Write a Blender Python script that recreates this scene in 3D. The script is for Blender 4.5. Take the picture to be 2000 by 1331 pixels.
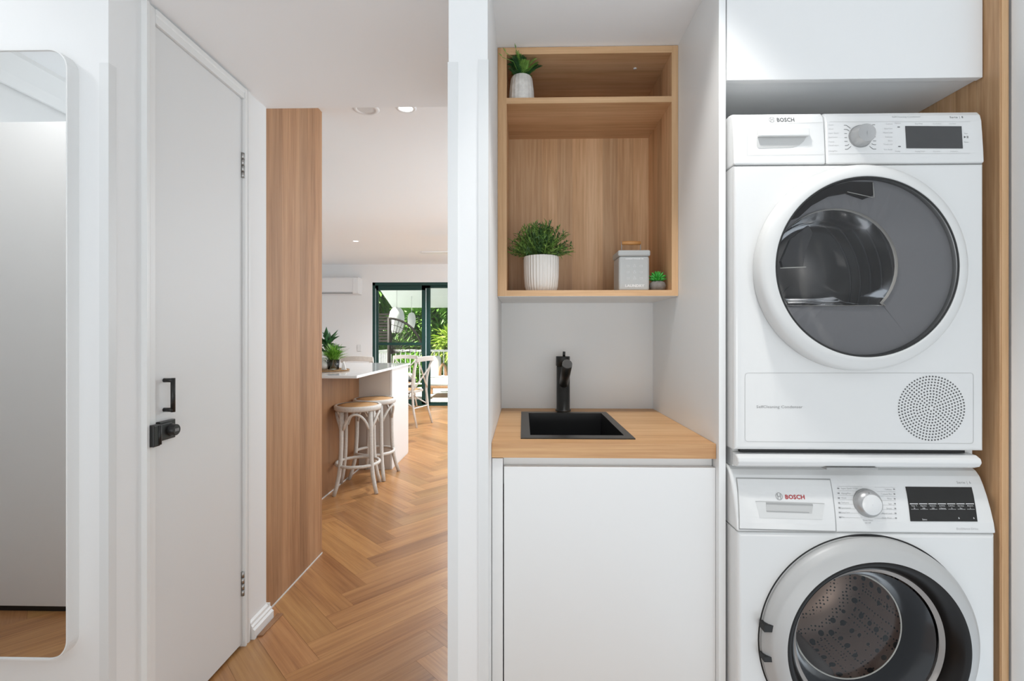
import bpy, bmesh, math, random
from mathutils import Vector, Matrix
random.seed(7)
for o in list(bpy.data.objects): bpy.data.objects.remove(o)
SC = bpy.context.scene
COL = SC.collection
R = math.radians

# ------------------------------------------------------------------ camera
CAM_H, F, YAW, HV = 1.17, 940.0, R(1.28), 657.0
cd = bpy.data.cameras.new('camera'); cd.sensor_width = 36; cd.lens = F/2000*36
cd.shift_y = -(665.5-HV)/2000; cd.clip_start = .02
cam = bpy.data.objects.new('camera', cd); COL.objects.link(cam)
cam.location = (0, 0, CAM_H); cam.rotation_euler = (R(90), 0, YAW)
SC.camera = cam
SC.view_settings.view_transform = 'Standard'; SC.view_settings.look = 'None'
SC.view_settings.gamma = 1; SC.view_settings.use_curve_mapping = False
SC.view_settings.exposure = 0.0

# ------------------------------------------------------------------ world and lights
w = bpy.data.worlds.new('sky'); SC.world = w; w.use_nodes = True
wb = w.node_tree.nodes['Background']; wb.inputs[0].default_value = (.93, .97, 1.0, 1); wb.inputs[1].default_value = 1.0
# lower hemisphere brightened as added fill light, dimmer sky above
wn, wl = w.node_tree.nodes, w.node_tree.links
wt, ws, wr = wn.new('ShaderNodeTexCoord'), wn.new('ShaderNodeSeparateXYZ'), wn.new('ShaderNodeValToRGB')
wm_ = wn.new('ShaderNodeMapRange'); wm_.inputs[1].default_value = -.35; wm_.inputs[2].default_value = .35
wl.new(wt.outputs['Generated'], ws.inputs[0]); wl.new(ws.outputs['Z'], wm_.inputs[0]); wl.new(wm_.outputs[0], wr.inputs[0])
FILL_LOW, SKY_ = 1.18, .26
wr.color_ramp.elements[0].color = (FILL_LOW*.85, FILL_LOW*.955, FILL_LOW*1.05, 1); wr.color_ramp.elements[1].color = (SKY_*.95, SKY_*.98, SKY_, 1)
wl.new(wr.outputs[0], wb.inputs[0])


def lamp(name, kind, loc, rot, power, color=(1, 1, 1), **kw):
    l = bpy.data.lights.new(name, kind); l.energy = power; l.color = color
    for k, v in kw.items(): setattr(l, k, v)
    o = bpy.data.objects.new(name, l); COL.objects.link(o); o.location = loc; o.rotation_euler = rot
    return o
lamp('sun', 'SUN', (-9, 9, 9), (R(14), R(-36), 0), 15, (1, .95, .86), angle=R(1))
# ceiling downlights of the laundry
lamp('downlight_near', 'SPOT', (.36, .95, 2.42), (0, 0, 0), 50, (1, .985, .96), spot_size=R(76), spot_blend=.5, shadow_soft_size=.05)
lamp('downlight_back', 'SPOT', (.86, -.15, 2.42), (0, 0, 0), 4, (1, .985, .96), spot_size=R(160), spot_blend=.5, shadow_soft_size=.05)
lamp('living_fill_light', 'AREA', (1.45, 4.9, 1.7), (R(66), 0, R(66)), 60, (.93, .97, 1), shape='RECTANGLE', size=4.5, size_y=1.2)  # added fill for the living room, no window is built here
lamp('rear_fill_light', 'AREA', (.2, -4.6, .6), (R(96), 0, 0), 48, (1, .975, .925), shape='RECTANGLE', size=2.4, size_y=1.6)  # unseen frontal fill added far behind the camera
lamp('living_fill_spot', 'SPOT', (-.5, 4.6, 2.36), (0, 0, 0), 105, (.93, .97, 1), spot_size=R(150), spot_blend=.7, shadow_soft_size=.08)  # added spot, out of view, to brighten the living room floor
lamp('living_fill_spot', 'SPOT', (-.7, 7.0, 2.36), (0, 0, 0), 340, (.93, .97, 1), spot_size=R(150), spot_blend=.7, shadow_soft_size=.08)  # second added spot, brightens the far floor and wall
lamp('left_fill_spot', 'SPOT', (-1.85, .72, 2.42), (0, 0, 0), 13, (.97, .985, 1), spot_size=R(160), spot_blend=.5, shadow_soft_size=.08)  # added fill for the mirrored door leaf, mirror wall and cupboard door

# ------------------------------------------------------------------ materials
def mat(name, col, rough=.5, metal=0, spec=.5, emit=None, estr=0, coat=0, bump=0, bscale=60, var=0):
    m = bpy.data.materials.new(name); m.use_nodes = True
    nt = m.node_tree; b = nt.nodes['Principled BSDF']
    b.inputs['Base Color'].default_value = (*col, 1); b.inputs['Roughness'].default_value = rough
    b.inputs['Metallic'].default_value = metal; b.inputs['Specular IOR Level'].default_value = spec
    b.inputs['Coat Weight'].default_value = coat
    if emit: b.inputs['Emission Color'].default_value = (*emit, 1); b.inputs['Emission Strength'].default_value = estr
    if bump or var:
        tc = nt.nodes.new('ShaderNodeTexCoord'); n = nt.nodes.new('ShaderNodeTexNoise')
        n.inputs['Scale'].default_value = bscale; n.inputs['Detail'].default_value = 4
        nt.links.new(tc.outputs['Object'], n.inputs['Vector'])
        if bump:
            bp = nt.nodes.new('ShaderNodeBump'); bp.inputs['Strength'].default_value = bump; bp.inputs['Distance'].default_value = .002
            nt.links.new(n.outputs['Fac'], bp.inputs['Height']); nt.links.new(bp.outputs['Normal'], b.inputs['Normal'])
        if var:
            rmp = nt.nodes.new('ShaderNodeValToRGB'); rmp.color_ramp.elements[0].position = .35; rmp.color_ramp.elements[1].position = .65
            rmp.color_ramp.elements[0].color = (*[c*(1-var) for c in col], 1); rmp.color_ramp.elements[1].color = (*[min(1, c*(1+var)) for c in col], 1)
            nt.links.new(n.outputs['Fac'], rmp.inputs['Fac']); nt.links.new(rmp.outputs['Color'], b.inputs['Base Color'])
    return m

def wood(name, dark, mid, light, grain='z', band=9, rough=.45, uv=False, contrast=1, strip=0, amount=.16):
    """striped timber: broad bands plus fine grain running along one axis"""
    m = bpy.data.materials.new(name); m.use_nodes = True
    nt = m.node_tree; N = nt.nodes; L = nt.links; b = N['Principled BSDF']; b.inputs['Roughness'].default_value = rough
    tc = N.new('ShaderNodeTexCoord')
    def layer(sc, along, detail=4, rough_=.55, dist=0):
        mp = N.new('ShaderNodeMapping')
        s = {'x': (along, sc, sc), 'y': (sc, along, sc), 'z': (sc, sc, along)}[grain]
        mp.inputs['Scale'].default_value = s
        L.new(tc.outputs['UV' if uv else 'Object'], mp.inputs['Vector'])
        n = N.new('ShaderNodeTexNoise'); n.inputs['Scale'].default_value = 1; n.inputs['Detail'].default_value = detail
        n.inputs['Roughness'].default_value = rough_; n.inputs['Distortion'].default_value = dist
        L.new(mp.outputs[0], n.inputs['Vector']); return n.outputs['Fac']
    a = layer(band, band*.05, 2); f = layer(band*14, band*.45, 5, .65); g = layer(band*3.2, band*.22, 4, .6, .6)
    def mix(x, y, fac):
        k = N.new('ShaderNodeMix'); k.data_type = 'FLOAT'; k.inputs['Factor'].default_value = fac
        L.new(x, k.inputs[2]); L.new(y, k.inputs[3]); return k.outputs[0]
    s = mix(mix(a, g, .42), f, .38)
    rmp = N.new('ShaderNodeValToRGB'); e = rmp.color_ramp.elements
    h = .14/contrast
    e[0].position = .5-h; e[0].color = (*dark, 1); e[1].position = .5+h; e[1].color = (*light, 1)
    k = e.new(.5); k.color = (*mid, 1)
    L.new(s, rmp.inputs['Fac'])
    out = rmp.outputs['Color']
    if strip:
        # laminate printed as glued staves: each stave has its own tone
        sp = N.new('ShaderNodeSeparateXYZ'); L.new(tc.outputs['Object'], sp.inputs[0])
        ad = N.new('ShaderNodeMath'); ad.operation = 'ADD'
        L.new(sp.outputs['X'], ad.inputs[0]); L.new(sp.outputs['Y' if grain != 'y' else 'Z'], ad.inputs[1])
        if grain == 'x': L.new(sp.outputs['Y'], ad.inputs[0]); L.new(sp.outputs['Z'], ad.inputs[1])
        dv = N.new('ShaderNodeMath'); dv.operation = 'DIVIDE'; L.new(ad.outputs[0], dv.inputs[0]); dv.inputs[1].default_value = strip
        fl_ = N.new('ShaderNodeMath'); fl_.operation = 'FLOOR'; L.new(dv.outputs[0], fl_.inputs[0])
        wn_ = N.new('ShaderNodeTexWhiteNoise'); wn_.noise_dimensions = '1D'; L.new(fl_.outputs[0], wn_.inputs['W'])
        mr_ = N.new('ShaderNodeMapRange'); mr_.inputs[3].default_value = 1-amount; mr_.inputs[4].default_value = 1+amount; L.new(wn_.outputs['Value'], mr_.inputs[0])
        vm = N.new('ShaderNodeVectorMath'); vm.operation = 'SCALE'; L.new(out, vm.inputs[0]); L.new(mr_.outputs[0], vm.inputs['Scale']); out = vm.outputs[0]
    if uv:
        at_ = N.new('ShaderNodeAttribute'); at_.attribute_name = 'tone'
        mx = N.new('ShaderNodeMix'); mx.data_type = 'RGBA'; mx.blend_type = 'MULTIPLY'; mx.inputs['Factor'].default_value = 1
        L.new(out, mx.inputs[6]); L.new(at_.outputs['Color'], mx.inputs[7]); out = mx.outputs[2]
    L.new(out, b.inputs['Base Color'])
    bp = N.new('ShaderNodeBump'); bp.inputs['Strength'].default_value = .12; bp.inputs['Distance'].default_value = .001
    L.new(f, bp.inputs['Height']); L.new(bp.outputs['Normal'], b.inputs['Normal'])
    return m

def glassy(name, tint=(1, 1, 1), alpha=.85, rough=.0, body=None, ior=1.5):
    """thin pane: transparent with a fresnel reflection (and optional body colour)"""
    m = bpy.data.materials.new(name); m.use_nodes = True
    nt = m.node_tree; N = nt.nodes; L = nt.links; N.clear()
    out = N.new('ShaderNodeOutputMaterial'); tr = N.new('ShaderNodeBsdfTransparent'); tr.inputs[0].default_value = (*tint, 1)
    gl = N.new('ShaderNodeBsdfGlossy'); gl.inputs['Roughness'].default_value = rough
    fr = N.new('ShaderNodeFresnel'); fr.inputs[0].default_value = ior
    base = tr.outputs[0]
    if body:
        df = N.new('ShaderNodeBsdfDiffuse'); df.inputs[0].default_value = (*body, 1)
        mb = N.new('ShaderNodeMixShader'); mb.inputs[0].default_value = 1-alpha
        L.new(tr.outputs[0], mb.inputs[1]); L.new(df.outputs[0], mb.inputs[2]); base = mb.outputs[0]
    mx = N.new('ShaderNodeMixShader'); L.new(fr.outputs[0], mx.inputs[0]); L.new(base, mx.inputs[1]); L.new(gl.outputs[0], mx.inputs[2])
    L.new(mx.outputs[0], out.inputs[0]); return m

M = {}
M['wall'] = mat('wall_paint', (.86, .86, .855), .6, bump=.05, bscale=180)
M['ceil'] = mat('ceiling_paint', (.91, .915, .92), .7, bump=.04, bscale=120)
M['trim'] = mat('trim_gloss', (.83, .83, .82), .3)
M['guard'] = mat('corner_guard_plastic', (.77, .775, .77), .35)
M['door'] = mat('door_paint', (.78, .78, .775), .4)
M['lam'] = mat('white_laminate', (.81, .81, .805), .35)
M['laminner'] = mat('grey_white_laminate', (.84, .845, .84), .4)
M['black'] = mat('matte_black_metal', (.012, .012, .011), .38, spec=.5)
M['sink'] = mat('black_sink_steel', (.018, .018, .019), .28, metal=.3)
M['sinkrim'] = mat('black_sink_brushed_rim', (.055, .052, .048), .35, metal=.7)
M['steel'] = mat('brushed_steel', (.50, .50, .49), .32, metal=1)
M['chrome'] = mat('satin_chrome', (.46, .46, .46), .36, metal=.6)
M['mirror'] = mat('mirror_silver', (.93, .93, .92), .0, metal=1)
M['appl'] = mat('appliance_enamel', (.73, .73, .722), .22, coat=.3)
M['seam'] = mat('appliance_seam', (.36, .36, .355), .6)
M['softseam'] = mat('appliance_embossed_line', (.46, .46, .45), .5)
M['ring'] = mat('door_ring_plastic', (.66, .66, .65), .35)
M['silver'] = mat('door_ring_silver', (.48, .48, .475), .42, metal=.1)
M['dark'] = mat('dark_gap', (.01, .01, .01), .6)
M['ink'] = mat('printed_ink', (.10, .10, .10), .6)
M['inkpale'] = mat('printed_ink_pale', (.46, .46, .455), .6)
M['inkmid'] = mat('printed_ink_grey', (.30, .30, .30), .6)
M['red'] = mat('printed_ink_red', (.42, .03, .035), .5)
M['inkwhite'] = mat('printed_ink_white', (.75, .75, .75), .6)
M['screen'] = mat('display_smoked', (.055, .055, .056), .25)
M['screenblack'] = mat('display_black', (.010, .009, .008), .2)
M['pocket'] = mat('handle_pocket_plastic', (.52, .52, .51), .35)
M['dryglass'] = glassy('smoked_door_glass', (.82, .82, .83), .92, .04, (.12, .12, .125), 1.22)
M['drydisc'] = mat('dryer_door_grey_liner', (.20, .20, .205), .3)
M['bowlrim'] = mat('moulded_bowl_rim', (.52, .51, .47), .2)
M['bowl'] = glassy('moulded_bowl_clear', (.86, .86, .86), .80, .09, (.22, .22, .215), 1.3)
M['drymetal'] = mat('dryer_drum_steel', (.42, .41, .40), .35, metal=.7)
M['wbezel'] = mat('washer_black_bezel', (.010, .008, .007), .3, spec=.22)
M['wbowl'] = mat('washer_bowl_smoked', (.05, .052, .056), .16, spec=.35)
M['wbowlrim'] = mat('washer_bowl_edge', (.30, .27, .25), .15)
M['wglass'] = glassy('washer_bowl_glass', (.9, .9, .9), .92, .0, (.05, .05, .05), 1.25)
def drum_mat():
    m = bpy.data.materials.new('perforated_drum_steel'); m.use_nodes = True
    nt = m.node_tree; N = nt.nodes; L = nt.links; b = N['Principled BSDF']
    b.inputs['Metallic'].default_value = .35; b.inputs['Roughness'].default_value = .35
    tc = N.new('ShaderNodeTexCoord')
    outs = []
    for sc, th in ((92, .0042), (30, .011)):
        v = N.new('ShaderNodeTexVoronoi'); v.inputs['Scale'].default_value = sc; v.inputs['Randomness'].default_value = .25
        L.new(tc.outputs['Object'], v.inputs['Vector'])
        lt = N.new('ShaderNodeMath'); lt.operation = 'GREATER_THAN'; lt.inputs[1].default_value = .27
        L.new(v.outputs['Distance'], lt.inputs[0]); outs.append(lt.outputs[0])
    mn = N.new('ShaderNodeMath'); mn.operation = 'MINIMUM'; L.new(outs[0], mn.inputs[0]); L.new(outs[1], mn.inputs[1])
    mx = N.new('ShaderNodeMix'); mx.data_type = 'RGBA'; mx.inputs[6].default_value = (.012, .01, .01, 1); mx.inputs[7].default_value = (.62, .46, .38, 1)  # brown reflection of the room painted into the steel colour
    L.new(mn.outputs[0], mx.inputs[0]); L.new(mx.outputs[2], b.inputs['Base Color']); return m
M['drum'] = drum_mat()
OD, OM, OL = (.46, .25, .115), (.60, .36, .19), (.72, .47, .275)
M['oakz'] = wood('oak_laminate_vertical', OD, OM, OL, 'z', 8, strip=.058, amount=.13, contrast=1.25)
M['oakx'] = wood('oak_laminate_horizontal', OD, OM, OL, 'x', 8, strip=.058, amount=.08)
M['oaky'] = wood('oak_laminate_depthwise', OD, OM, OL, 'y', 8)
M['oakedge'] = wood('oak_laminate_edge_vertical', (.50, .29, .14), (.62, .385, .205), (.70, .46, .26), 'z', 10)
M['oakedgex'] = wood('oak_laminate_edge_horizontal', (.50, .29, .14), (.62, .385, .205), (.70, .46, .26), 'x', 10)
M['tallz'] = wood('timber_cabinet_vertical', (.30, .145, .065), (.41, .215, .105), (.49, .275, .145), 'z', 8, .55, strip=.085, amount=.10, contrast=1.3)
M['islz'] = wood('timber_island_vertical', (.24, .115, .05), (.32, .16, .075), (.38, .205, .10), 'z', 9, strip=.09, amount=.08)
M['bench'] = wood('oak_benchtop', (.50, .26, .11), (.61, .35, .16), (.70, .44, .23), 'x', 7, contrast=1.3)
M['floor'] = wood('herringbone_oak', (.33, .145, .055), (.48, .235, .09), (.60, .32, .13), 'x', 5.5, .30, uv=True, contrast=1.15)
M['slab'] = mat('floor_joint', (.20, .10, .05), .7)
M['stone'] = mat('white_stone', (.82, .82, .81), .08, coat=.3)
M['chairw'] = mat('whitewashed_wood', (.64, .61, .565), .5, bump=.1, bscale=90, var=.06)
M['cane'] = mat('woven_cane_seat', (.52, .30, .13), .6, bump=.6, bscale=240, var=.18)
M['green'] = mat('dark_green_frame', (.008, .045, .038), .35)
M['greenlight'] = mat('grey_green_track', (.45, .55, .55), .4)
M['pane'] = glassy('window_glass', (.93, .96, .95))
M['ac'] = mat('white_plastic', (.82, .82, .82), .35)
M['leafa'] = mat('leaf_green', (.17, .34, .06), .5, bump=.1, bscale=50, var=.35)
M['leafb'] = mat('leaf_dark_green', (.025, .10, .025), .5, var=.3, bscale=30)
M['leafc'] = mat('leaf_bright_green', (.20, .42, .05), .45, var=.3, bscale=30)
M['leafd'] = mat('leaf_yellow_green', (.42, .55, .10), .55, var=.4, bscale=6)
M['leaff'] = mat('leaf_fresh_green', (.035, .30, .035), .4, var=.3, bscale=60)
M['herba'] = mat('herb_leaf_light', (.15, .27, .055), .5, var=.4, bscale=60)
M['herbb'] = mat('herb_leaf_dark', (.06, .14, .04), .5, var=.35, bscale=60)
M['bark'] = mat('bark', (.14, .09, .06), .9, bump=.5, bscale=20)
M['ceramic'] = mat('matte_white_ceramic', (.80, .77, .73), .5)
M['stonepot'] = mat('grey_stoneware', (.20, .18, .165), .8, bump=.3, bscale=80, var=.15)
M['soil'] = mat('dark_soil', (.02, .015, .01), .9)
M['tin'] = mat('grey_enamel_tin', (.44, .45, .445), .4)
M['handlewood'] = mat('turned_handle_wood', (.60, .28, .09), .4)
M['clear'] = glassy('clear_glass', (.93, .97, .95))
M['water'] = mat('vase_stones_green', (.10, .16, .11), .3, var=.4, bscale=40)
M['woven'] = mat('woven_seagrass', (.30, .17, .07), .8, bump=.5, bscale=120, var=.3)
M['deck'] = mat('pale_deck_boards', (.66, .66, .65), .6)
M['white_metal'] = mat('white_powdercoat', (.85, .85, .85), .4)
M['soffit'] = mat('white_soffit', (.80, .83, .85), .6)
M['cushion'] = mat('white_cushion', (.80, .79, .78), .9, bump=.2, bscale=40)
M['terracotta'] = mat('rattan_brown', (.38, .20, .10), .7, var=.3, bscale=60)
M['darkcane'] = mat('black_brown_cane', (.025, .017, .013), .6)
M['lantern'] = mat('white_woven_lantern', (.75, .75, .75), .8, bump=.5, bscale=90)
M['glow'] = mat('lamp_diffuser', (1, 1, 1), .5, emit=(1, 1, .98), estr=6)
M['dimglow'] = mat('lamp_diffuser_off', (.72, .72, .72), .5)
M['lawn'] = mat('garden_ground', (.05, .10, .03), .9, var=.4, bscale=2)

# ------------------------------------------------------------------ mesh helpers
class MB:
    def __init__(s): s.bm = bmesh.new(); s.sm = False
    def box(s, x0, x1, y0, y1, z0, z1):
        v = [s.bm.verts.new(p) for p in ((x0,y0,z0),(x1,y0,z0),(x1,y1,z0),(x0,y1,z0),(x0,y0,z1),(x1,y0,z1),(x1,y1,z1),(x0,y1,z1))]
        for f in ((0,3,2,1),(4,5,6,7),(0,1,5,4),(1,2,6,5),(2,3,7,6),(3,0,4,7)): s.bm.faces.new([v[i] for i in f])
        return s
    def rbox(s, x0, x1, y0, y1, z0, z1, b, seg=3):
        t = bmesh.new(); q = MB.__new__(MB); q.bm = t; q.box(x0, x1, y0, y1, z0, z1)
        bmesh.ops.bevel(t, geom=list(t.edges), offset=b, segments=seg, affect='EDGES', profile=.5)
        s.merge(t); return s
    def merge(s, t):
        mp = {v: s.bm.verts.new(v.co) for v in t.verts}
        for f in t.faces:
            try: s.bm.faces.new([mp[v] for v in f.verts]).smooth = f.smooth
            except ValueError: pass
        t.free()
    def poly(s, pts):
        return s.bm.faces.new([s.bm.verts.new(p) for p in pts])
    def prism(s, pts, axis, a, b):
        """pts: 2-D outline; axis: the axis it is extruded along"""
        def P(p, d):
            return {'x': (d, p[0], p[1]), 'y': (p[0], d, p[1]), 'z': (p[0], p[1], d)}[axis]
        A = [s.bm.verts.new(P(p, a)) for p in pts]; B = [s.bm.verts.new(P(p, b)) for p in pts]; n = len(pts)
        s.bm.faces.new(A); s.bm.faces.new(B[::-1])
        for i in range(n): s.bm.faces.new((A[i], B[i], B[(i+1) % n], A[(i+1) % n]))
        return s
    def tube(s, pts, r, seg=8, closed=False, cap=True):
        pts = [Vector(p) for p in pts]; n = len(pts); rr = r if isinstance(r, (list, tuple)) else [r]*n
        rings = []; up = None
        for i, p in enumerate(pts):
            a = pts[(i-1) % n] if (closed or i > 0) else p; b = pts[(i+1) % n] if (closed or i < n-1) else p
            t = (b-a).normalized()
            if up is None:
                up = Vector((0, 0, 1)) if abs(t.z) < .9 else Vector((1, 0, 0))
            x = t.cross(up).normalized(); y = x.cross(t).normalized(); up = y
            rings.append([s.bm.verts.new(p + (x*math.cos(2*math.pi*k/seg) + y*math.sin(2*math.pi*k/seg))*rr[i]) for k in range(seg)])
        m = n if closed else n-1
        for i in range(m):
            A, B = rings[i], rings[(i+1) % n]
            for k in range(seg):
                s.bm.faces.new((A[k], A[(k+1) % seg], B[(k+1) % seg], B[k])).smooth = True
        if cap and not closed:
            s.bm.faces.new(rings[0][::-1]); s.bm.faces.new(rings[-1])
        return s
    def lathe(s, c, prof, axis='z', seg=48, smooth=True, cap0=False, cap1=False, ribs=0, ribamp=0):
        """prof: (radius, distance along the axis)"""
        rings = []
        for r, h in prof:
            ring = []
            for k in range(seg):
                a = 2*math.pi*k/seg; q = r*(1+ribamp*math.cos(ribs*a)) if ribs else r
                x, y = q*math.cos(a), q*math.sin(a)
                p = (c[0]+x, c[1]+y, c[2]+h) if axis == 'z' else (c[0]+x, c[1]+h, c[2]+y)
                if axis == 'x': p = (c[0]+h, c[1]+x, c[2]+y)
                ring.append(s.bm.verts.new(p))
            rings.append(ring)
        for A, B in zip(rings, rings[1:]):
            for k in range(seg): s.bm.faces.new((A[k], A[(k+1) % seg], B[(k+1) % seg], B[k])).smooth = smooth
        if cap0: s.bm.faces.new(rings[0][::-1])
        if cap1: s.bm.faces.new(rings[-1])
        return s
    def ball(s, c, r, sx=1, sy=1, sz=1, seg=16, rings=10):
        prof = [(max(1e-4, math.sin(math.pi*i/rings)), -math.cos(math.pi*i/rings)) for i in range(rings+1)]
        n0 = len(s.bm.verts); s.lathe((0, 0, 0), prof, 'z', seg, True, True, True)
        s.bm.verts.ensure_lookup_table()
        for v in s.bm.verts[n0:]: v.co = Vector((c[0]+v.co.x*r*sx, c[1]+v.co.y*r*sy, c[2]+v.co.z*r*sz))
        return s
    def leaf(s, base, d, L, W, curl=.2):
        d = Vector(d).normalized(); side = d.cross(Vector((random.uniform(-.3, .3), random.uniform(-.3, .3), 1)))
        if side.length < 1e-3: side = Vector((1, 0, 0))
        side.normalize(); nrm = side.cross(d); b = Vector(base)
        p1 = b + d*L*.45 + nrm*L*curl*.35; tip = b + d*L - nrm*L*curl*.3*-1*-1
        v = [s.bm.verts.new(q) for q in (b, p1+side*W/2, tip, p1-side*W/2)]
        s.bm.faces.new(v)
        return s
    def build(s, name, m, parent=None, bevel=0, recalc=True, smooth=None, offs=None):
        if recalc: bmesh.ops.recalc_face_normals(s.bm, faces=s.bm.faces)
        if smooth is not None:
            for f in s.bm.faces: f.smooth = smooth
        me = bpy.data.meshes.new(name)
        if parent is not None or offs is not None:
            o_ = Vector(offs) if offs is not None else parent_world(parent)
            bmesh.ops.translate(s.bm, vec=-o_, verts=s.bm.verts)
        s.bm.to_mesh(me); s.bm.free()
        o = bpy.data.objects.new(name, me); COL.objects.link(o)
        me.materials.append(M[m] if isinstance(m, str) else m)
        if parent is not None: o.parent = parent
        elif offs is not None: o.location = offs
        if bevel:
            b = o.modifiers.new('bevel', 'BEVEL'); b.width = bevel; b.segments = 3; b.limit_method = 'ANGLE'; b.angle_limit = R(40)
            b.harden_normals = False
        return o

def parent_world(p):
    v = Vector((0, 0, 0))
    while p is not None: v += p.location; p = p.parent
    return v
def tag(o, label=None, cat=None, group=None, kind=None):
    if label: o['label'] = label
    if cat: o['category'] = cat
    if group: o['group'] = group
    if kind: o['kind'] = kind
    return o
def thing(name, loc, label, cat, group=None):
    o = bpy.data.objects.new(name, None); COL.objects.link(o); o.location = loc; o.empty_display_size = .05
    return tag(o, label, cat, group)
def struct(o, label, cat):
    return tag(o, label, cat, kind='structure')
def box(name, b, m, parent=None, bevel=0): return MB().box(*b).build(name, m, parent, bevel)

# ray helper: the point seen at photograph pixel (u, v) on the plane Y = y (or on a surface Y = f(z))
CY, SY = math.cos(YAW), math.sin(YAW)
def at(u, v, y):
    dx, dz = (u-1000)/F, (HV-v)/F
    f = y if callable(y) else None
    yy = f(1.0) if f else y
    for _ in range(12 if f else 1):
        t = yy/(dx*SY+CY); z = CAM_H+t*dz
        if f: yy = f(z)
    return Vector((t*(dx*CY-SY), yy, z))

def text_bm(mb, s, x, z, h, yf, align='LEFT', bold=0, width=None, spacing=1.0, depth=.0005):
    """upright lettering on a surface that faces the photographer: cap height h, baseline z"""
    cu = bpy.data.curves.new('t', 'FONT'); cu.body = s; cu.size = h/.70; cu.align_x = align; cu.offset = bold; cu.space_character = spacing
    cu.resolution_u = 2
    ob = bpy.data.objects.new('t', cu); COL.objects.link(ob)
    dg = bpy.context.evaluated_depsgraph_get(); me = bpy.data.meshes.new_from_object(ob.evaluated_get(dg))
    xs = [v.co.x for v in me.vertices]; k = 1
    if width and xs and max(xs) > min(xs): k = width/(max(xs)-min(xs))
    vs = []
    for v in me.vertices:
        zz = z+v.co.y; yy = yf(zz) if callable(yf) else yf
        vs.append(mb.bm.verts.new((x+v.co.x*k, yy-depth, zz)))
    for p in me.polygons:
        try: mb.bm.faces.new([vs[i] for i in p.vertices])
        except ValueError: pass
    bpy.data.objects.remove(ob); bpy.data.curves.remove(cu); bpy.data.meshes.remove(me)
def strip(mb, x0, x1, z0, z1, yf, d=.0006):
    g = yf if callable(yf) else (lambda z: yf)
    n = 4
    for i in range(n):
        za, zb = z0+(z1-z0)*i/n, z0+(z1-z0)*(i+1)/n
        mb.poly([(x0, g(za)-d, za), (x1, g(za)-d, za), (x1, g(zb)-d, zb), (x0, g(zb)-d, zb)])
def line(mb, p, q, wd, yf, d=.0006):
    """flat printed line between two (x, z) points"""
    g = yf if callable(yf) else (lambda z: yf)
    a, b = Vector(p), Vector(q); n = (b-a).normalized(); s = Vector((-n.y, n.x))*wd/2
    mb.poly([(c.x, g(c.y)-d, c.y) for c in (a-s, b-s, b+s, a+s)])

# ------------------------------------------------------------------ structure: floor
LOW, HIGH, FAR = 2.113, 2.45, 2.378          # soffit, laundry ceiling, living room ceiling
XL = -1.058                                   # cupboard wall plane
def herringbone(x0, x1, y0, y1, w_, L_, ox, oy):
    bm = bmesh.new(); uvl = bm.loops.layers.uv.new('UVMap'); tl = bm.loops.layers.color.new('tone')
    c45 = math.sqrt(.5); g = .0004
    def tr(p, q): return (ox+(p-q)*c45, oy+(p+q)*c45, 0)
    n = int(12/w_)
    rnd = random.Random(3)
    def plank(px, py, lx, ly, along):
        pts = [(px+g, py+g), (px+lx-g, py+g), (px+lx-g, py+ly-g), (px+g, py+ly-g)]
        P = [tr(*p) for p in pts]
        cx, cy = sum(p[0] for p in P)/4, sum(p[1] for p in P)/4
        t = rnd.uniform(.88, 1.06); tt = (t, t*rnd.uniform(.985, 1.01), t*rnd.uniform(.97, 1.02), 1); u0, v0 = rnd.uniform(0, 60), rnd.uniform(0, 60)
        if cx < x0-.6 or cx > x1+.6 or cy < y0-.6 or cy > y1+.6: return
        f = bm.faces.new([bm.verts.new(p) for p in P])
        for l, p in zip(f.loops, pts):
            a, b = p[0]-px, p[1]-py
            l[uvl].uv = (u0+a, v0+b) if along else (u0+b, v0+a)
            l[tl] = tt
    M_ = int(9/L_)+2
    for j in range(-n, n):
        for m in range(-M_, M_):
            plank(j*w_+2*L_*m, j*w_, L_, w_, True)
            plank(j*w_, j*w_-2*L_+w_+2*L_*m, w_, L_, False)
    for co, no in (((x0,0,0),(-1,0,0)), ((x1,0,0),(1,0,0)), ((0,y0,0),(0,-1,0)), ((0,y1,0),(0,1,0))):
        bmesh.ops.bisect_plane(bm, geom=bm.verts[:]+bm.edges[:]+bm.faces[:], plane_co=co, plane_no=no, clear_outer=True)
    # sub-floor under the planks
    z = -.0012
    f = bm.faces.new([bm.verts.new(p) for p in ((x0,y0,z),(x1,y0,z),(x1,y1,z),(x0,y1,z))]); f.material_index = 1
    for l in f.loops: l[tl] = (1, 1, 1, 1)
    bmesh.ops.recalc_face_normals(bm, faces=bm.faces)
    for f in bm.faces:
        if f.normal.z < 0: f.normal_flip()
    me = bpy.data.meshes.new('floor'); bm.to_mesh(me); bm.free()
    o = bpy.data.objects.new('floor', me); COL.objects.link(o); me.materials.append(M['floor']); me.materials.append(M['slab'])
    return o
fl = herringbone(-4.2, .6, .0, 8.05, .124, .62, -.735, 1.725)
struct(fl, 'oak herringbone floor running from the laundry into the living room', 'floor')

# ------------------------------------------------------------------ structure: walls and ceilings
def wall(name, b, label, m='wall'): return struct(box(name, b, m), label, 'wall')
wall('wall_mirror', (-2.4, XL, 1.206, 1.30, 0, HIGH), 'white wall that carries the mirror')
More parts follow.
